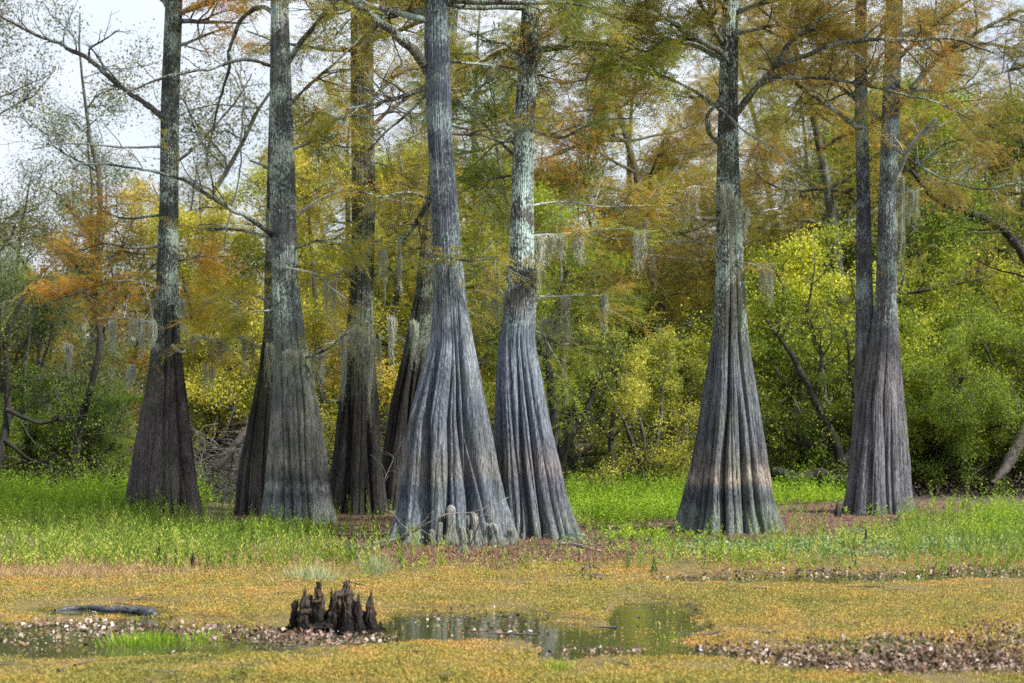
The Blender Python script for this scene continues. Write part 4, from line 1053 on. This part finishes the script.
brush(195, 300, 445, 505, 34, 37, 420, .7, .010, 'brushwood', 'grey tangle of dead twigs behind the left cypresses', M['twig'], 5)
brush(-160, 1190, 425, 490, 39, 46, 1900, 1.3, .014, 'undergrowth_twigs', 'dark tangle of bare twigs under the far trees', M['twig'], 6, up=.6)
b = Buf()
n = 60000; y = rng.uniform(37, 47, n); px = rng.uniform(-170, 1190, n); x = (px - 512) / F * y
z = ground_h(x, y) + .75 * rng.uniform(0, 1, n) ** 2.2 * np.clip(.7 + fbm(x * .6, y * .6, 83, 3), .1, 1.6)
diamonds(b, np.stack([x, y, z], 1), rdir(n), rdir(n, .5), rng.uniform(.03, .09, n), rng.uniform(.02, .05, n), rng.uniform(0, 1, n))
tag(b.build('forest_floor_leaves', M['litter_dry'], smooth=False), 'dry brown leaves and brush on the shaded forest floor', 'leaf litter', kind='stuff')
b = Buf()
x, y = rng.uniform(-14, 14, 5200), rng.uniform(37, 45, 5200); x, y = keep(x, y, np.clip(.4 + fbm(x * .5, y * .5, 87, 2) * 1.3, 0, 1))
stems(b, pts(x, y), rng.uniform(.2, .7, len(x)), 14, .10, .4, lean=.3, r=rng.uniform(0, .6, len(x)))
tag(b.build('undergrowth', M['l_green'], smooth=False), 'low dark green undergrowth beneath the far shrubs', 'undergrowth', kind='stuff')

# ------------------------------------------------------------------ spanish moss
def moss_clump(px, pt, pb_, w, D, label, n=48):
    rs = np.random.default_rng(int(px * 13 + pt)); D = D - 1.7; p = at(px, pt, D); H = (pb_ - pt) / F * D; W = w / F * D
    b = Buf(); nb = max(2, int(w / 4))
    bx = rs.uniform(-.5, .5, nb) * W; bl = rs.uniform(.45, 1, nb); bl[rs.integers(0, nb)] = 1.05
    for k in range(int(n * (.6 + w / 20))):
        c = rs.integers(0, nb)
        q0 = np.array([bx[c] + rs.normal(0, W * .09 + .008), rs.normal(0, .04), rs.normal(0, .025)])
        l = H * bl[c] * (.2 + .95 * rs.uniform(0, 1) ** .8)
        m = 9; t = np.linspace(0, 1, m)
        wx = .035 * np.sin(t * rs.uniform(4, 10) + rs.uniform(0, 6)) * t
        Q = q0 + np.stack([np.cumsum(rs.normal(0, .007, m)) + wx - (q0[0] - bx[c]) * .8 * t, np.cumsum(rs.normal(0, .007, m)) - q0[1] * .7 * t, -l * t], 1)
        wv = .010 * (1.15 - t); S = norm(rs.normal(0, 1, 3) * np.array([1, 1, 0]))
        V = np.concatenate([Q - S * wv[:, None] / 2, Q + S * wv[:, None] / 2]); i = np.arange(m - 1)
        b.add(V, np.stack([i, i + 1, i + 1 + m, i + m], 1), np.full(m - 1, rs.uniform(0, 1)))
        f = 16; ti = rs.uniform(0, 1, f); C = np.stack([np.interp(ti, t, Q[:, c_]) for c_ in range(3)], 1)
        diamonds(b, C, rdir(f, -1.2, rs), rdir(f, 0, rs), np.full(f, .04), np.full(f, .006), rs.uniform(0, 1, f))
    o = b.build('spanish_moss', M['moss'], smooth=False); o.location = [float(c) for c in p]
    tag(o, label, 'spanish moss', 'spanish moss hanging from the cypress limbs')


for a in [
    (140, 320, 358, 16, 30.6, 'moss beard on the pale low branch left of the leftmost cypress'),
    (70, 345, 375, 9, 31, 'small pale moss wisp far left of the leftmost cypress'),
    (131, 366, 386, 8, 31.2, 'dark little moss tuft just left of the leftmost cypress ribs'),
    (150, 322, 350, 9, 30.5, 'moss strands on the left side of the leftmost cypress waist'),
    (207, 366, 392, 9, 32, 'narrow moss beard between leftmost cypress and the left pair'),
    (203, 336, 356, 22, 32.2, 'wide lacy moss fringe between leftmost cypress and the left pair'),
    (224, 338, 362, 18, 32.1, 'short moss fringe nearest the dark ribbed cypress'),
    (247, 338, 378, 15, 32, 'long pale moss beard left of the hidden dark ribbed trunk'),
    (268, 345, 396, 12, 31.6, 'bright moss beard hanging in front of the hidden dark ribbed trunk'),
    (343, 335, 402, 14, 31.2, 'long moss beard on the left side of the slim dark cypress'),
    (356, 328, 375, 20, 31.3, 'moss shawl over the waist of the slim dark cypress'),
    (376, 338, 388, 12, 31.3, 'moss strands on the right side of the slim dark cypress'),
    (392, 318, 372, 14, 32.6, 'moss beard in the gap between the slim dark and leaning cypresses'),
    (412, 322, 362, 12, 32.6, 'moss on the leaning dark cypress beside the largest one'),
    (384, 250, 300, 7, 32.4, 'thin moss streamer high in the gap left of the largest cypress'),
    (402, 248, 292, 6, 32.5, 'thin moss streamer next to the largest cypress'),
    (492, 268, 320, 12, 27, 'moss under the limb between the two big trunks'),
    (543, 238, 300, 12, 26, 'tall moss streamer right of the blue grey cypress'),
    (556, 236, 268, 14, 26.3, 'moss fringe on the rusty limb right of the blue grey cypress'),
    (580, 238, 262, 10, 26.4, 'short moss fringe farther out on the rusty limb'),
    (552, 320, 352, 18, 27.3, 'pale moss below the lower right limb of the blue grey cypress'),
    (738, 198, 268, 13, 27.6, 'large moss drape on the right side of the banded cypress'),
    (727, 186, 232, 10, 27.6, 'moss drape over the front of the banded cypress trunk'),
    (766, 266, 306, 9, 27.9, 'lone moss beard right of the banded cypress'),
    (692, 190, 232, 14, 27.4, 'moss left of the banded cypress above the brown stub'),
    (911, 190, 228, 15, 32.8, 'pale moss bunch hanging right of the twin cypress'),
    (110, 322, 352, 12, 30.9, 'ragged moss on the outer end of the pale low branch at left'),
    (186, 300, 338, 8, 31.3, 'moss wisp just right of the leftmost cypress trunk'),
    (232, 300, 340, 12, 31.6, 'higher moss tangle left of the hidden dark ribbed trunk'),
    (288, 352, 372, 16, 28.6, 'thin moss fringe on the waist of the green grey banded cypress'),
    (318, 352, 396, 12, 30.4, 'moss beard on the limb right of the green grey banded cypress'),
    (366, 345, 420, 9, 31.0, 'longest moss strand on the slim dark cypress'),
    (330, 280, 330, 10, 31.4, 'moss hanging under the pale limb left of the slim dark cypress'),
    (508, 292, 336, 9, 26.6, 'moss tail left of the blue grey cypress'),
    (568, 300, 352, 12, 27.2, 'long moss tail under the straight pale limb right of the blue grey cypress'),
    (600, 296, 330, 10, 27.2, 'short moss tail farther out under the straight pale limb'),
    (640, 232, 272, 10, 26.6, 'moss at the tip of the long rusty limb'),
    (746, 210, 250, 6, 27.5, 'narrow moss tail beside the large drape of the banded cypress'),
    (902, 178, 300, 3, 32.8, 'thin moss string hanging close to the right twin trunk'),
]: moss_clump(*a)

# ------------------------------------------------------------------ background trees
def wood_tree(rs, H, r0, n_limb, Llimb, z0, rise, leaf_per, leaf, mats, crown_up=.4, lean=(0, 0), forks=1, asp=.5, spread=.16, hang=0, wig=.09, feather=False, gaps=0.0, base_rad=1.0):
    """returns (trunk Buf, crown Buf)"""
    tb = Buf(); tips = []
    for f in range(forks):
        a = rs.uniform(0, 6.28); off = .25 * (forks > 1)
        d = np.array([lean[0] + off * math.cos(a), lean[1] + off * math.sin(a), 1.0])
        P = wander([off * math.cos(a) * .3, off * math.sin(a) * .3, -.15], d, H * rs.uniform(.85, 1), 16, wig * .6, -.02, rs)
        rad = np.linspace(r0, r0 * .12, 16) * (1 + np.exp(-np.arange(16)) * .6 * base_rad); tube(tb, P, rad, 10)
        for k in range(n_limb // forks):
            t = rs.uniform(z0, 1); i = min(14, int(t * 15)); a = rs.uniform(0, 6.28)
            d = np.array([math.cos(a), math.sin(a), rise + rs.uniform(-.2, .3)])
            l = Llimb * rs.uniform(.6, 1.15) * (1.15 - .65 * (t - z0) / (1 - z0))
            q = wander(P[i], d, l, 9, wig * 1.5, 0, rs); rd = np.linspace(rad[i] * .5, .008, 9); tube(tb, q, rd, 6)
            sub_branches(tb, tips, q, rd, int(6 + l * 2), l * .45, rs, twigs=4, wig=.2, rise=.2, t0=.2)
    cb = Buf()
    C = np.array([t[0] for t in tips]); A = np.array([t[1] for t in tips])
    if gaps > 0:
        g = vnoise(C[:, 0] * .8 + 7, C[:, 2] * .8 + C[:, 1] * .5, 3) > -1 + 2 * gaps
        C = C[g]; A = A[g]
    if feather:
        n = int(len(C) * leaf_per / 12); ix = rs.integers(0, len(C), n); cl = rs.uniform(0, 1, len(C))
        sprays(cb, C[ix] + rs.normal(0, spread * .6, (n, 3)), norm(A[ix] * .4 + rs.normal(0, .7, (n, 3)) * np.array([1, 1, .4])), rs.uniform(.2, .38, n), 7, leaf, leaf * .28, r=np.clip(cl[ix] * .6 + rs.uniform(0, .4, n), 0, 1), rs=rs)
    else:
        leaf_cloud(cb, C, (spread, spread, spread * .8), leaf_per, leaf, crown_up, asp, hang, rs)
    return tb, cb


PROTO = {}
def proto(key, name, wood, leafm, **kw):
    seed = kw.pop('seed'); rs = np.random.default_rng(seed)
    tb, cb = wood_tree(rs, mats=None, **kw)
    root = empty(name, (0, 0, 0))
    tb.build('trunk', wood, root); cb.build('crown', leafm, root, smooth=False)
    PROTO[key] = [root, False]
    return root


proto('gold1', 'deciduous_tree', M['bark_wood'], M['n_gold'], seed=101, H=9, r0=.13, n_limb=26, Llimb=2.6, z0=.15, rise=.15, leaf_per=20, leaf=0.058, feather=True, spread=.16)
proto('gold2', 'deciduous_tree', M['bark_wood'], M['l_yellow'], seed=102, H=8, r0=.11, n_limb=26, Llimb=2.4, z0=.12, rise=.3, leaf_per=12, leaf=0.058, spread=.17)
proto('green1', 'deciduous_tree', M['bark_wood'], M['l_yg'], seed=103, H=9.5, r0=.14, n_limb=28, Llimb=2.9, z0=.2, rise=.4, leaf_per=12, leaf=0.062, spread=.2)
proto('green2', 'deciduous_tree', M['bark_wood'], M['l_green'], seed=104, H=11, r0=.16, n_limb=30, Llimb=3.0, z0=.25, rise=.4, leaf_per=12, leaf=0.066, spread=.2, forks=2)
proto('sparse1', 'thin_tree', M['bark_wood'], M['l_dull'], seed=105, H=9.5, r0=.10, n_limb=22, Llimb=2.3, z0=.3, rise=.5, leaf_per=7, leaf=0.045, spread=.2, lean=(.12, 0), wig=.14)
proto('sparse2', 'thin_tree', M['bark_wood'], M['l_dull'], seed=106, H=9.0, r0=.09, n_limb=20, Llimb=2.2, z0=.3, rise=.5, leaf_per=6, leaf=0.045, spread=.2, lean=(-.1, .1), wig=.16, forks=2)
proto('rust1', 'deciduous_tree', M['bark_wood'], M['n_rust'], seed=107, H=12, r0=.17, n_limb=34, Llimb=3.0, z0=.25, rise=.1, leaf_per=18, leaf=0.064, feather=True, spread=.18)
proto('pale1', 'pale_trunk_tree', M['bark_pale'], M['n_olive'], seed=108, H=11, r0=.13, n_limb=24, Llimb=2.2, z0=.4, rise=.1, leaf_per=14, leaf=0.060, feather=True, spread=.16, wig=.05)
proto('willow', 'shrub', M['bark_wood'], M['l_dull'], seed=109, H=4.6, r0=.07, n_limb=44, Llimb=2.1, z0=.06, rise=.7, leaf_per=12, leaf=0.055, spread=.13, forks=6, asp=.28, wig=.16)
proto('shrub1', 'shrub', M['bark_wood'], M['l_yg'], seed=110, H=4.2, r0=.075, n_limb=48, Llimb=2.2, z0=.12, rise=.35, leaf_per=10, leaf=0.047, spread=.10, forks=6, asp=.45, wig=.17)
proto('shrub2', 'shrub', M['bark_wood'], M['l_green'], seed=111, H=4.4, r0=.085, n_limb=46, Llimb=2.3, z0=.15, rise=.35, leaf_per=10, leaf=0.050, spread=.10, forks=5, asp=.45, wig=.18)
proto('shrub3', 'shrub', M['bark_wood'], M['l_yg'], seed=112, H=3.8, r0=.07, n_limb=44, Llimb=2.2, z0=.08, rise=.4, leaf_per=10, leaf=0.046, spread=.10, forks=7, asp=.5, wig=.2)


def place(key, px, D, s, rz, label, cat='tree', group=None, tint=(1, 1, 1), sz=None):
    root, used = PROTO[key]
    o = root if not used else copy_tree(root)
    PROTO[key][1] = True
    x = (px - 512) / F * D
    o.location = (x, D, float(ground_h(x, D))); o.rotation_euler = (0, 0, rz); o.scale = (s, s, sz or s)
    tag(o, label, cat, group)
    for c in o.children: c.color = (1, 1, 1, 1) if c.name.startswith('trunk') else (tint[0], tint[1], tint[2], 1)
    return o


S_ = 'shrubs along the forest edge'; T_ = 'trees behind the cypress grove'
LIST = [
    # shrubs
    ('willow', 25, 41, 1.12, .3, 'tall dull green willow shrub at the left edge', 'shrub', S_, (1.0, 1.05, 1.0)),
    ('willow', -95, 43, 1.15, 2.3, 'grey green willow shrub beyond the left edge', 'shrub', S_, (1, 1, 1)),
    ('shrub2', 92, 39.5, .55, 1.0, 'low dark green shrub just left of the leftmost cypress', 'shrub', S_, (.8, .9, .8)),
    ('shrub2', 30, 40.5, .60, 3.0, 'dark green shrub below the willow at left', 'shrub', S_, (.8, .9, .8)),
    ('shrub2', 215, 43, .62, 2.0, 'mid green shrub between the leftmost cypress and the left pair', 'shrub', S_, (1.2, 1.1, .8)),
    ('shrub1', 650, 39.2, .80, .5, 'pale yellow green shrub left of the banded cypress', 'shrub', S_, (1.7, 1.5, 2.0)),
    ('shrub3', 690, 43.5, 1.1, 2.1, 'light green shrub behind the banded cypress', 'shrub', S_, (1.4, 1.3, 1.3)),
    ('shrub1', 795, 41.5, 1.30, 1.7, 'large yellow green shrub between banded and twin cypresses', 'shrub', S_, (1.5, 1.5, 1.2)),
    ('shrub2', 835, 40, .86, 4.4, 'dark limbed green shrub just left of the twin cypress', 'shrub', S_, (1.35, 1.35, 1.15)),
    ('shrub3', 925, 41.5, 1.22, .2, 'bushy yellow tinted shrub right of the twin cypress', 'shrub', S_, (1.5, 1.45, 1.1)),
    ('shrub2', 960, 39.7, .84, 2.9, 'green shrub in front of the bushy one at right', 'shrub', S_, (1.35, 1.35, 1.15)),
    ('shrub1', 1025, 42.5, 1.2, 3.6, 'tall green shrub cut by the right edge', 'shrub', S_, (1.3, 1.3, 1.0)),
    ('shrub2', 1040, 40.4, .95, 5.1, 'dark green shrub low at the right edge', 'shrub', S_, (1.2, 1.2, 1.0)),
    ('shrub3', 1120, 41.5, 1.1, 1.1, 'green shrub beyond the right edge', 'shrub', S_, (.8, .85, .8)),
    # gold mid trees
    ('gold2', 232, 42, .86, .4, 'bright yellow tree between the leftmost cypress and the left pair', 'tree', T_, (1.12, 1.08, 1.3)),
    ('gold1', 215, 44.5, .86, 3.4, 'orange gold tree behind the bright yellow one', 'tree', T_, (1.1, 1.05, 1.2)),
    ('gold2', 322, 43, .98, 2.2, 'yellow tree showing between left banded and slim dark cypresses', 'tree', T_, (1.1, 1.05, 1.3)),
    ('gold1', 392, 44, 1.0, 1.2, 'golden tree behind the gap left of the largest cypress', 'tree', T_, (1.1, 1.05, 1.3)),
    ('gold1', 335, 47, 1.15, 5.0, 'tall golden tree behind the slim dark cypress', 'tree', T_, (1, .95, .9)),
    ('gold2', 478, 44, .95, 4.0, 'yellow tree filling the gap between the two big trunks', 'tree', T_, (1.0, 1.1, 1.3)),
    ('gold1', 100, 45, .72, 2.6, 'orange leaved tree left of the leftmost cypress', 'tree', T_, (1.15, .92, .9)),
    ('gold1', 40, 47, .80, .9, 'rusty orange tree behind the willow shrub', 'tree', T_, (1.1, .92, .9)),
    ('gold1', 575, 40.5, .74, 1.9, 'dark stemmed green and orange tree right of the two big trunks', 'tree', T_, (.75, 1.05, .9)),
    ('green1', 560, 44, .66, 5.3, 'small green tree right of the blue grey cypress', 'tree', T_, (.85, .9, .8)),
    # sky-edge trees
    ('sparse1', 58, 50, 1.0, .0, 'thin curving dark stemmed tree against the sky at left', 'tree', T_, (.9, 1, .8)),
    ('sparse2', 112, 52, 1.05, 1.5, 'sparse olive tree against the sky beside the leftmost cypress', 'tree', T_, (1.0, 1, .7)),
    ('sparse2', -20, 50, 1.0, 3.2, 'sparse tree at the left edge against the sky', 'tree', T_, (1, .9, .7)),
    ('sparse1', 205, 53, .95, 2.6, 'thin sparse tree right of the leftmost cypress against the sky', 'tree', T_, (1.1, .9, .6)),
    ('green1', 140, 54, .62, 2.2, 'low yellow green tree behind the leftmost cypress', 'tree', T_, (.9, .95, .8)),
    ('green2', 15, 56, .58, 2.2, 'dull green low tree far back at the left', 'tree', T_, (1.6, 1.4, 1.6)),
    # centre back
    ('green1', 620, 50, .98, 1.0, 'rounded yellow green tree right of the two big trunks', 'tree', T_, (.95, .88, .9)),
    ('green1', 672, 52, .92, 2.9, 'soft olive green tree left of the banded cypress', 'tree', T_, (.85, .75, .9)),
    ('gold1', 600, 55, 1.15, .7, 'tall rusty tree far behind the rounded yellow green one', 'tree', T_, (.85, .75, .9)),
    ('sparse1', 545, 40.5, .98, 4.0, 'pale slim stem standing just right of the blue grey cypress', 'tree', T_, (.8, 1, .6)),
    ('pale1', 698, 45, .95, .8, 'pale trunked tree left of the banded cypress', 'tree', T_, (1, .9, 1)),
    ('pale1', 552, 47, .9, 3.8, 'slender pale trunked tree behind the blue grey cypress', 'tree', T_, (1, 1, 1)),
    ('rust1', 500, 56, .85, 1.2, 'rusty tree far behind the two big trunks', 'tree', T_, (1.2, 1.2, 1)),
    ('rust1', 640, 60, 1.05, 4.2, 'far brown tree between the two big trunks and the banded cypress', 'tree', T_, (1.1, 1.1, 1)),
    # right back
    ('green2', 775, 48, .80, .3, 'mid green tree right of the banded cypress', 'tree', T_, (1.1, .95, .9)),
    ('sparse2', 795, 46, 1.0, 4.5, 'leaning dark stems right of the banded cypress', 'tree', T_, (1, 1, 1)),
    ('green1', 870, 49, 1.05, 2.0, 'bright green tree behind the twin cypress', 'tree', T_, (.75, .95, .6)),
    ('green2', 955, 47, .95, 3.3, 'bright green tree right of the twin cypress', 'tree', T_, (1.5, 1.5, .9)),
    ('rust1', 815, 55, .95, 2.2, 'olive brown tree behind the gap right of the banded cypress', 'tree', T_, (1, 1.1, 1)),
    ('rust1', 935, 52, 1.0, .6, 'tall rust brown tree behind the twin cypress limbs', 'tree', T_, (1.1, 1.1, 1)),
    ('rust1', 1015, 50, 1.0, 5.2, 'tall rust brown tree at the right edge', 'tree', T_, (1.1, 1.1, 1)),
    ('green2', 1045, 47, 1.0, 1.9, 'green tree leaning in from the right edge', 'tree', T_, (1.2, 1.1, .9)),
    ('rust1', 1130, 54, 1.05, 3.0, 'rust brown tree beyond the right edge', 'tree', T_, (1, 1, 1)),
    ('green2', 720, 62, .85, 5.5, 'far green tree behind the banded cypress', 'tree', T_, (1.3, 1.2, 1.3)),
    ('green2', 900, 64, .95, 4.1, 'far green tree between the twin trunks and the edge', 'tree', T_, (1.3, 1.2, 1.3)),
    ('green2', 430, 60, .62, 2.8, 'far low green tree behind the largest cypress', 'tree', T_, (1.6, 1.4, 1.2)),
    ('green2', 290, 60, .62, .8, 'far low green tree behind the left pair', 'tree', T_, (1.6, 1.4, 1.2)),
    ('green1', 180, 60, .62, 3.8, 'far yellow green tree behind the leftmost cypress', 'tree', T_, (1, 1, 1.2)),
    ('green2', 550, 66, .75, 1.8, 'far green tree behind the blue grey cypress', 'tree', T_, (1.4, 1.3, 1.3)),
    ('sparse2', 92, 46, 1.42, 4.1, 'tallest sparse tree against the sky at left with fine drooping twigs', 'tree', T_, (1.1, 1, .8)),
    ('sparse1', -30, 44, 1.35, 2.1, 'tall thin tree beyond the top left corner', 'tree', T_, (1.2, 1, .8)),
    # tall screen behind
    ('rust1', 470, 50, 1.15, 5.6, 'tall olive rust tree between the two big trunks', 'tree', T_, (1.0, 1.2, 1)),
    ('rust1', 655, 48, 1.15, .2, 'tall rust tree left of the banded cypress', 'tree', T_, (1.2, 1.1, 1)),
    ('rust1', 850, 43, 1.12, 1.3, 'tall rust tree close behind the twin cypress', 'tree', T_, (1.1, 1.15, 1)),
    ('green1', 905, 55, 1.25, 4.0, 'tall lime green tree behind the twin cypress', 'tree', T_, (.8, .95, .7)),
    ('gold1', 290, 50, 1.1, 2.0, 'tall golden tree right behind the left banded cypress', 'tree', T_, (1, 1, 1)),
    ('gold2', 440, 49, 1.12, .9, 'tall yellow tree behind the largest cypress', 'tree', T_, (1.0, 1.1, 1.3)),
    ('gold2', 520, 52, 1.15, 2.9, 'tall yellow green tree behind the blue grey cypress', 'tree', T_, (.7, .85, 1)),
    ('gold1', 160, 47, .82, 5.1, 'orange yellow tree right behind the leftmost cypress', 'tree', T_, (1.2, .95, 1)),
    ('gold1', 610, 58, 1.5, 5.0, 'very tall olive gold tree far behind the rounded yellow green one', 'tree', T_, (.85, .9, 1)),
    ('rust1', 790, 58, 1.25, 1.5, 'very tall olive tree far back right of the banded cypress', 'tree', T_, (.9, 1.1, 1)),
    ('green1', 1000, 56, 1.4, .4, 'very tall yellow green tree far back near the right edge', 'tree', T_, (.9, .9, 1)),
    ('green1', 370, 62, 1.25, .4, 'very tall thin green tree far back left of the largest cypress', 'tree', T_, (.8, .8, 1)),
]
for a in LIST: place(a[0], a[1], a[2], a[3], a[4], a[5], a[6], a[7], a[8])

# dark oak limb reaching in from the right (its trunk stands just outside the frame)
rs = np.random.default_rng(77)
oroot = empty('leaning_tree', at(1100, 485, 37) * np.array([1, 1, 0])); tag(oroot, 'dark crooked tree reaching in from the right edge', 'tree', T_)
OO = np.array([at(1100, 485, 37)[0], 37, 0.0])
wb = Buf(); tips = []
P = resample([at(1100, 490, 37), at(1090, 400, 37), at(1060, 310, 37), at(1024, 251, 37), at(1005, 228, 37), at(986, 217, 37), at(956, 208, 36.8), at(933, 194, 36.5), at(914, 168, 36.3)], 50)
P += np.cumsum(rs.normal(0, .008, P.shape), 0); rad = np.interp(np.linspace(0, 1, 50), [0, .5, .75, 1], [.20, .10, .075, .035]); tube(wb, P, rad, 10)
sub_branches(wb, tips, P[20:], rad[20:], 26, 1.3, rs, twigs=5)
cb = Buf(); leaf_cloud(cb, np.array([t[0] for t in tips]), (.14, .14, .12), 3, .07, .3, .45, 0, rs)
wb.build('trunk', M['bark_black'], oroot, origin=OO); cb.build('crown', M['l_green'], oroot, origin=OO, smooth=False)

def crooked(paths, D, label, leafm, seed, n=14, leaf=.05, per=4):
    rs = np.random.default_rng(seed); b0 = paths[0][0][0]; base = at(b0[0], 480, D); base[2] = 0
    base[0] = (b0[0] - 512) / F * D
    root = empty('crooked_tree', base); tag(root, label, 'tree', T_); wb = Buf(); tips = []
    for P, r in paths:
        Q = np.array([at(a, c, D + rs.uniform(-.25, .25)) for a, c in P])
        if P is paths[0][0]: Q[0][2] = -.1
        Q = resample(Q, 36); Q[1:] += np.cumsum(rs.normal(0, .006, (35, 3)), 0); rad = np.linspace(r[0], r[1], 36) * (1 + .06 * rs.normal(0, 1, 36)); tube(wb, Q, rad, 8)
        sub_branches(wb, tips, Q, rad, n, 1.0, rs, twigs=4, wig=.22, t0=.35)
    wb.build('trunk', M['bark_black'], root, origin=base); cb = Buf()
    leaf_cloud(cb, np.array([t[0] for t in tips]), (.12, .12, .1), per, leaf, .3, .45, 0, rs)
    cb.build('crown', leafm, root, origin=base, smooth=False)


crooked([([(846, 492), (838, 445), (815, 400), (792, 352), (768, 322)], (.13, .03)), ([(838, 447), (815, 446), (790, 440), (765, 424)], (.07, .02)), ([(842, 465), (862, 430), (852, 380), (846, 330)], (.08, .02)), ([(815, 400), (822, 360), (810, 320)], (.06, .02))],
        38.6, 'dark crooked many limbed tree just left of the twin cypress', M['l_yg'], 401)
crooked([([(-12, 492), (8, 420), (2, 345), (22, 300), (45, 270)], (.10, .02)), ([(6, 410), (40, 424), (88, 414)], (.05, .015)), ([(4, 440), (35, 462), (70, 470)], (.05, .015))],
        38.4, 'dark arching shrub limbs at the left edge', M['l_green'], 402)
crooked([([(553, 482), (556, 420), (549, 360), (556, 310), (570, 270)], (.13, .03)), ([(556, 470), (572, 436), (588, 410), (598, 372)], (.09, .03)), ([(551, 380), (540, 350), (536, 320)], (.05, .02))],
        37.5, 'dark forked tree just right of the two big trunks', M['l_yg'], 403, per=3)
crooked([([(612, 482), (612, 430), (618, 390), (612, 350)], (.07, .02)), ([(612, 440), (600, 420), (590, 380)], (.04, .015))],
        38.5, 'thin dark stem left of the pale shrub', M['l_green'], 404, per=2)
crooked([([(64, 485), (100, 345), (96, 320), (85, 290)], (.09, .05)), ([(100, 346), (118, 300), (112, 260)], (.05, .02))],
        38.8, 'short dark leaning trunk left of the leftmost cypress', M['l_green'], 405, per=1, n=6)

# far wood: one mass
b = Buf(); bw = Buf()
n = 170000
ang = rng.uniform(-.62, .62, n); dist = rng.uniform(72, 110, n); x = dist * np.tan(ang); y = dist
top = (8.0 + 2.2 * fbm(x * .12, y * .05, 5, 3) + 1.2 * vnoise(x * .5, y * .2, 6)) * (1 + .15 * sstep(0, 30, x)) * (1 - .18 * sstep(-5, -25, x))
z = rng.uniform(0, 1, n) * top
diamonds(b, np.stack([x, y, z], 1), rdir(n, -.2), rdir(n, .5), rng.uniform(.12, .28, n), rng.uniform(.08, .16, n), np.clip(.5 + .5 * fbm(x * .3, z * .4, 15, 3) + rng.normal(0, .15, n), 0, 1))
fw = leaf_mat('far leaves', [(0, (0.05, 0.075, 0.03)), (0.4, (0.10, 0.13, 0.04)), (0.7, (0.19, 0.17, 0.05)), (1, (0.26, 0.17, 0.05))], pscale=.25)
tag(b.build('distant_woods', fw, smooth=False), 'hazy olive mass of distant woods closing the background', 'woods', kind='stuff')

# ------------------------------------------------------------------ light, sky, camera
SUN_EL, SUN_AZ = R(47), R(118)     # azimuth clockwise from +Y
world = bpy.data.worlds.new('World'); sc.world = world; world.use_nodes = True
nd = world.node_tree.nodes; lk = world.node_tree.links; nd.clear()
sky = nd.new('ShaderNodeTexSky'); sky.sky_type = 'NISHITA'; sky.sun_disc = False; sky.sun_elevation = SUN_EL; sky.sun_rotation = SUN_AZ
sky.air_density = 1.0; sky.dust_density = 1.5
tc = nd.new('ShaderNodeTexCoord'); mp = nd.new('ShaderNodeMapping'); mp.inputs['Scale'].default_value = (1, 1, 2.2)
lk.new(tc.outputs['Generated'], mp.inputs[0])
ns = nd.new('ShaderNodeTexNoise'); ns.inputs['Scale'].default_value = 3.0; ns.inputs['Detail'].default_value = 6; lk.new(mp.outputs[0], ns.inputs['Vector'])
cr = nd.new('ShaderNodeValToRGB'); cr.color_ramp.elements[0].position = .34; cr.color_ramp.elements[1].position = .56
cr.color_ramp.elements[0].color = (.6,) * 3 + (1,); cr.color_ramp.elements[1].color = (.95,) * 3 + (1,)
lk.new(ns.outputs['Fac'], cr.inputs[0])
mx = nd.new('ShaderNodeMix'); mx.data_type = 'RGBA'; lk.new(cr.outputs[0], mx.inputs[0]); lk.new(sky.outputs[0], mx.inputs[6]); mx.inputs[7].default_value = (7.7, 8.3, 9.3, 1)
bg = nd.new('ShaderNodeBackground'); lk.new(mx.outputs[2], bg.inputs[0]); bg.inputs[1].default_value = 0.08
wo = nd.new('ShaderNodeOutputWorld'); lk.new(bg.outputs[0], wo.inputs[0])

sl = bpy.data.lights.new('sun', 'SUN'); sl.energy = 5.0; sl.angle = R(3); sl.color = (1.0, .95, .86)
so = bpy.data.objects.new('sun', sl); COL.objects.link(so)
dirv = Vector((math.sin(SUN_AZ) * math.cos(SUN_EL), math.cos(SUN_AZ) * math.cos(SUN_EL), math.sin(SUN_EL)))
so.rotation_euler = (-dirv).to_track_quat('-Z', 'Y').to_euler(); so.location = dirv * 60

cam = bpy.data.cameras.new('camera'); cam.lens = F / 1024 * 36; cam.sensor_width = 36; cam.sensor_fit = 'HORIZONTAL'
cam.shift_y = (HZ - 341.5) / 1024; cam.clip_start = .1; cam.clip_end = 6000
co = bpy.data.objects.new('camera', cam); COL.objects.link(co); co.location = (0, 0, CH); co.rotation_euler = (R(90), 0, 0)
cam.dof.use_dof = True; cam.dof.focus_distance = 22.5; cam.dof.aperture_fstop = 2.7
sc.camera = co
sc.view_settings.view_transform = 'Standard'; sc.view_settings.look = 'None'; sc.view_settings.exposure = 0.74; sc.view_settings.gamma = 1
sc.view_settings.use_curve_mapping = False
sc.cycles.max_bounces = 6; sc.cycles.diffuse_bounces = 3; sc.cycles.glossy_bounces = 2; sc.cycles.transmission_bounces = 3; sc.cycles.transparent_max_bounces = 4
sc.cycles.use_adaptive_sampling = True; sc.cycles.adaptive_threshold = 0.02
sc.cycles.use_denoising = False
sc.cycles.sample_clamp_indirect = 3.0
sc.cycles.sample_clamp_direct = 12.0
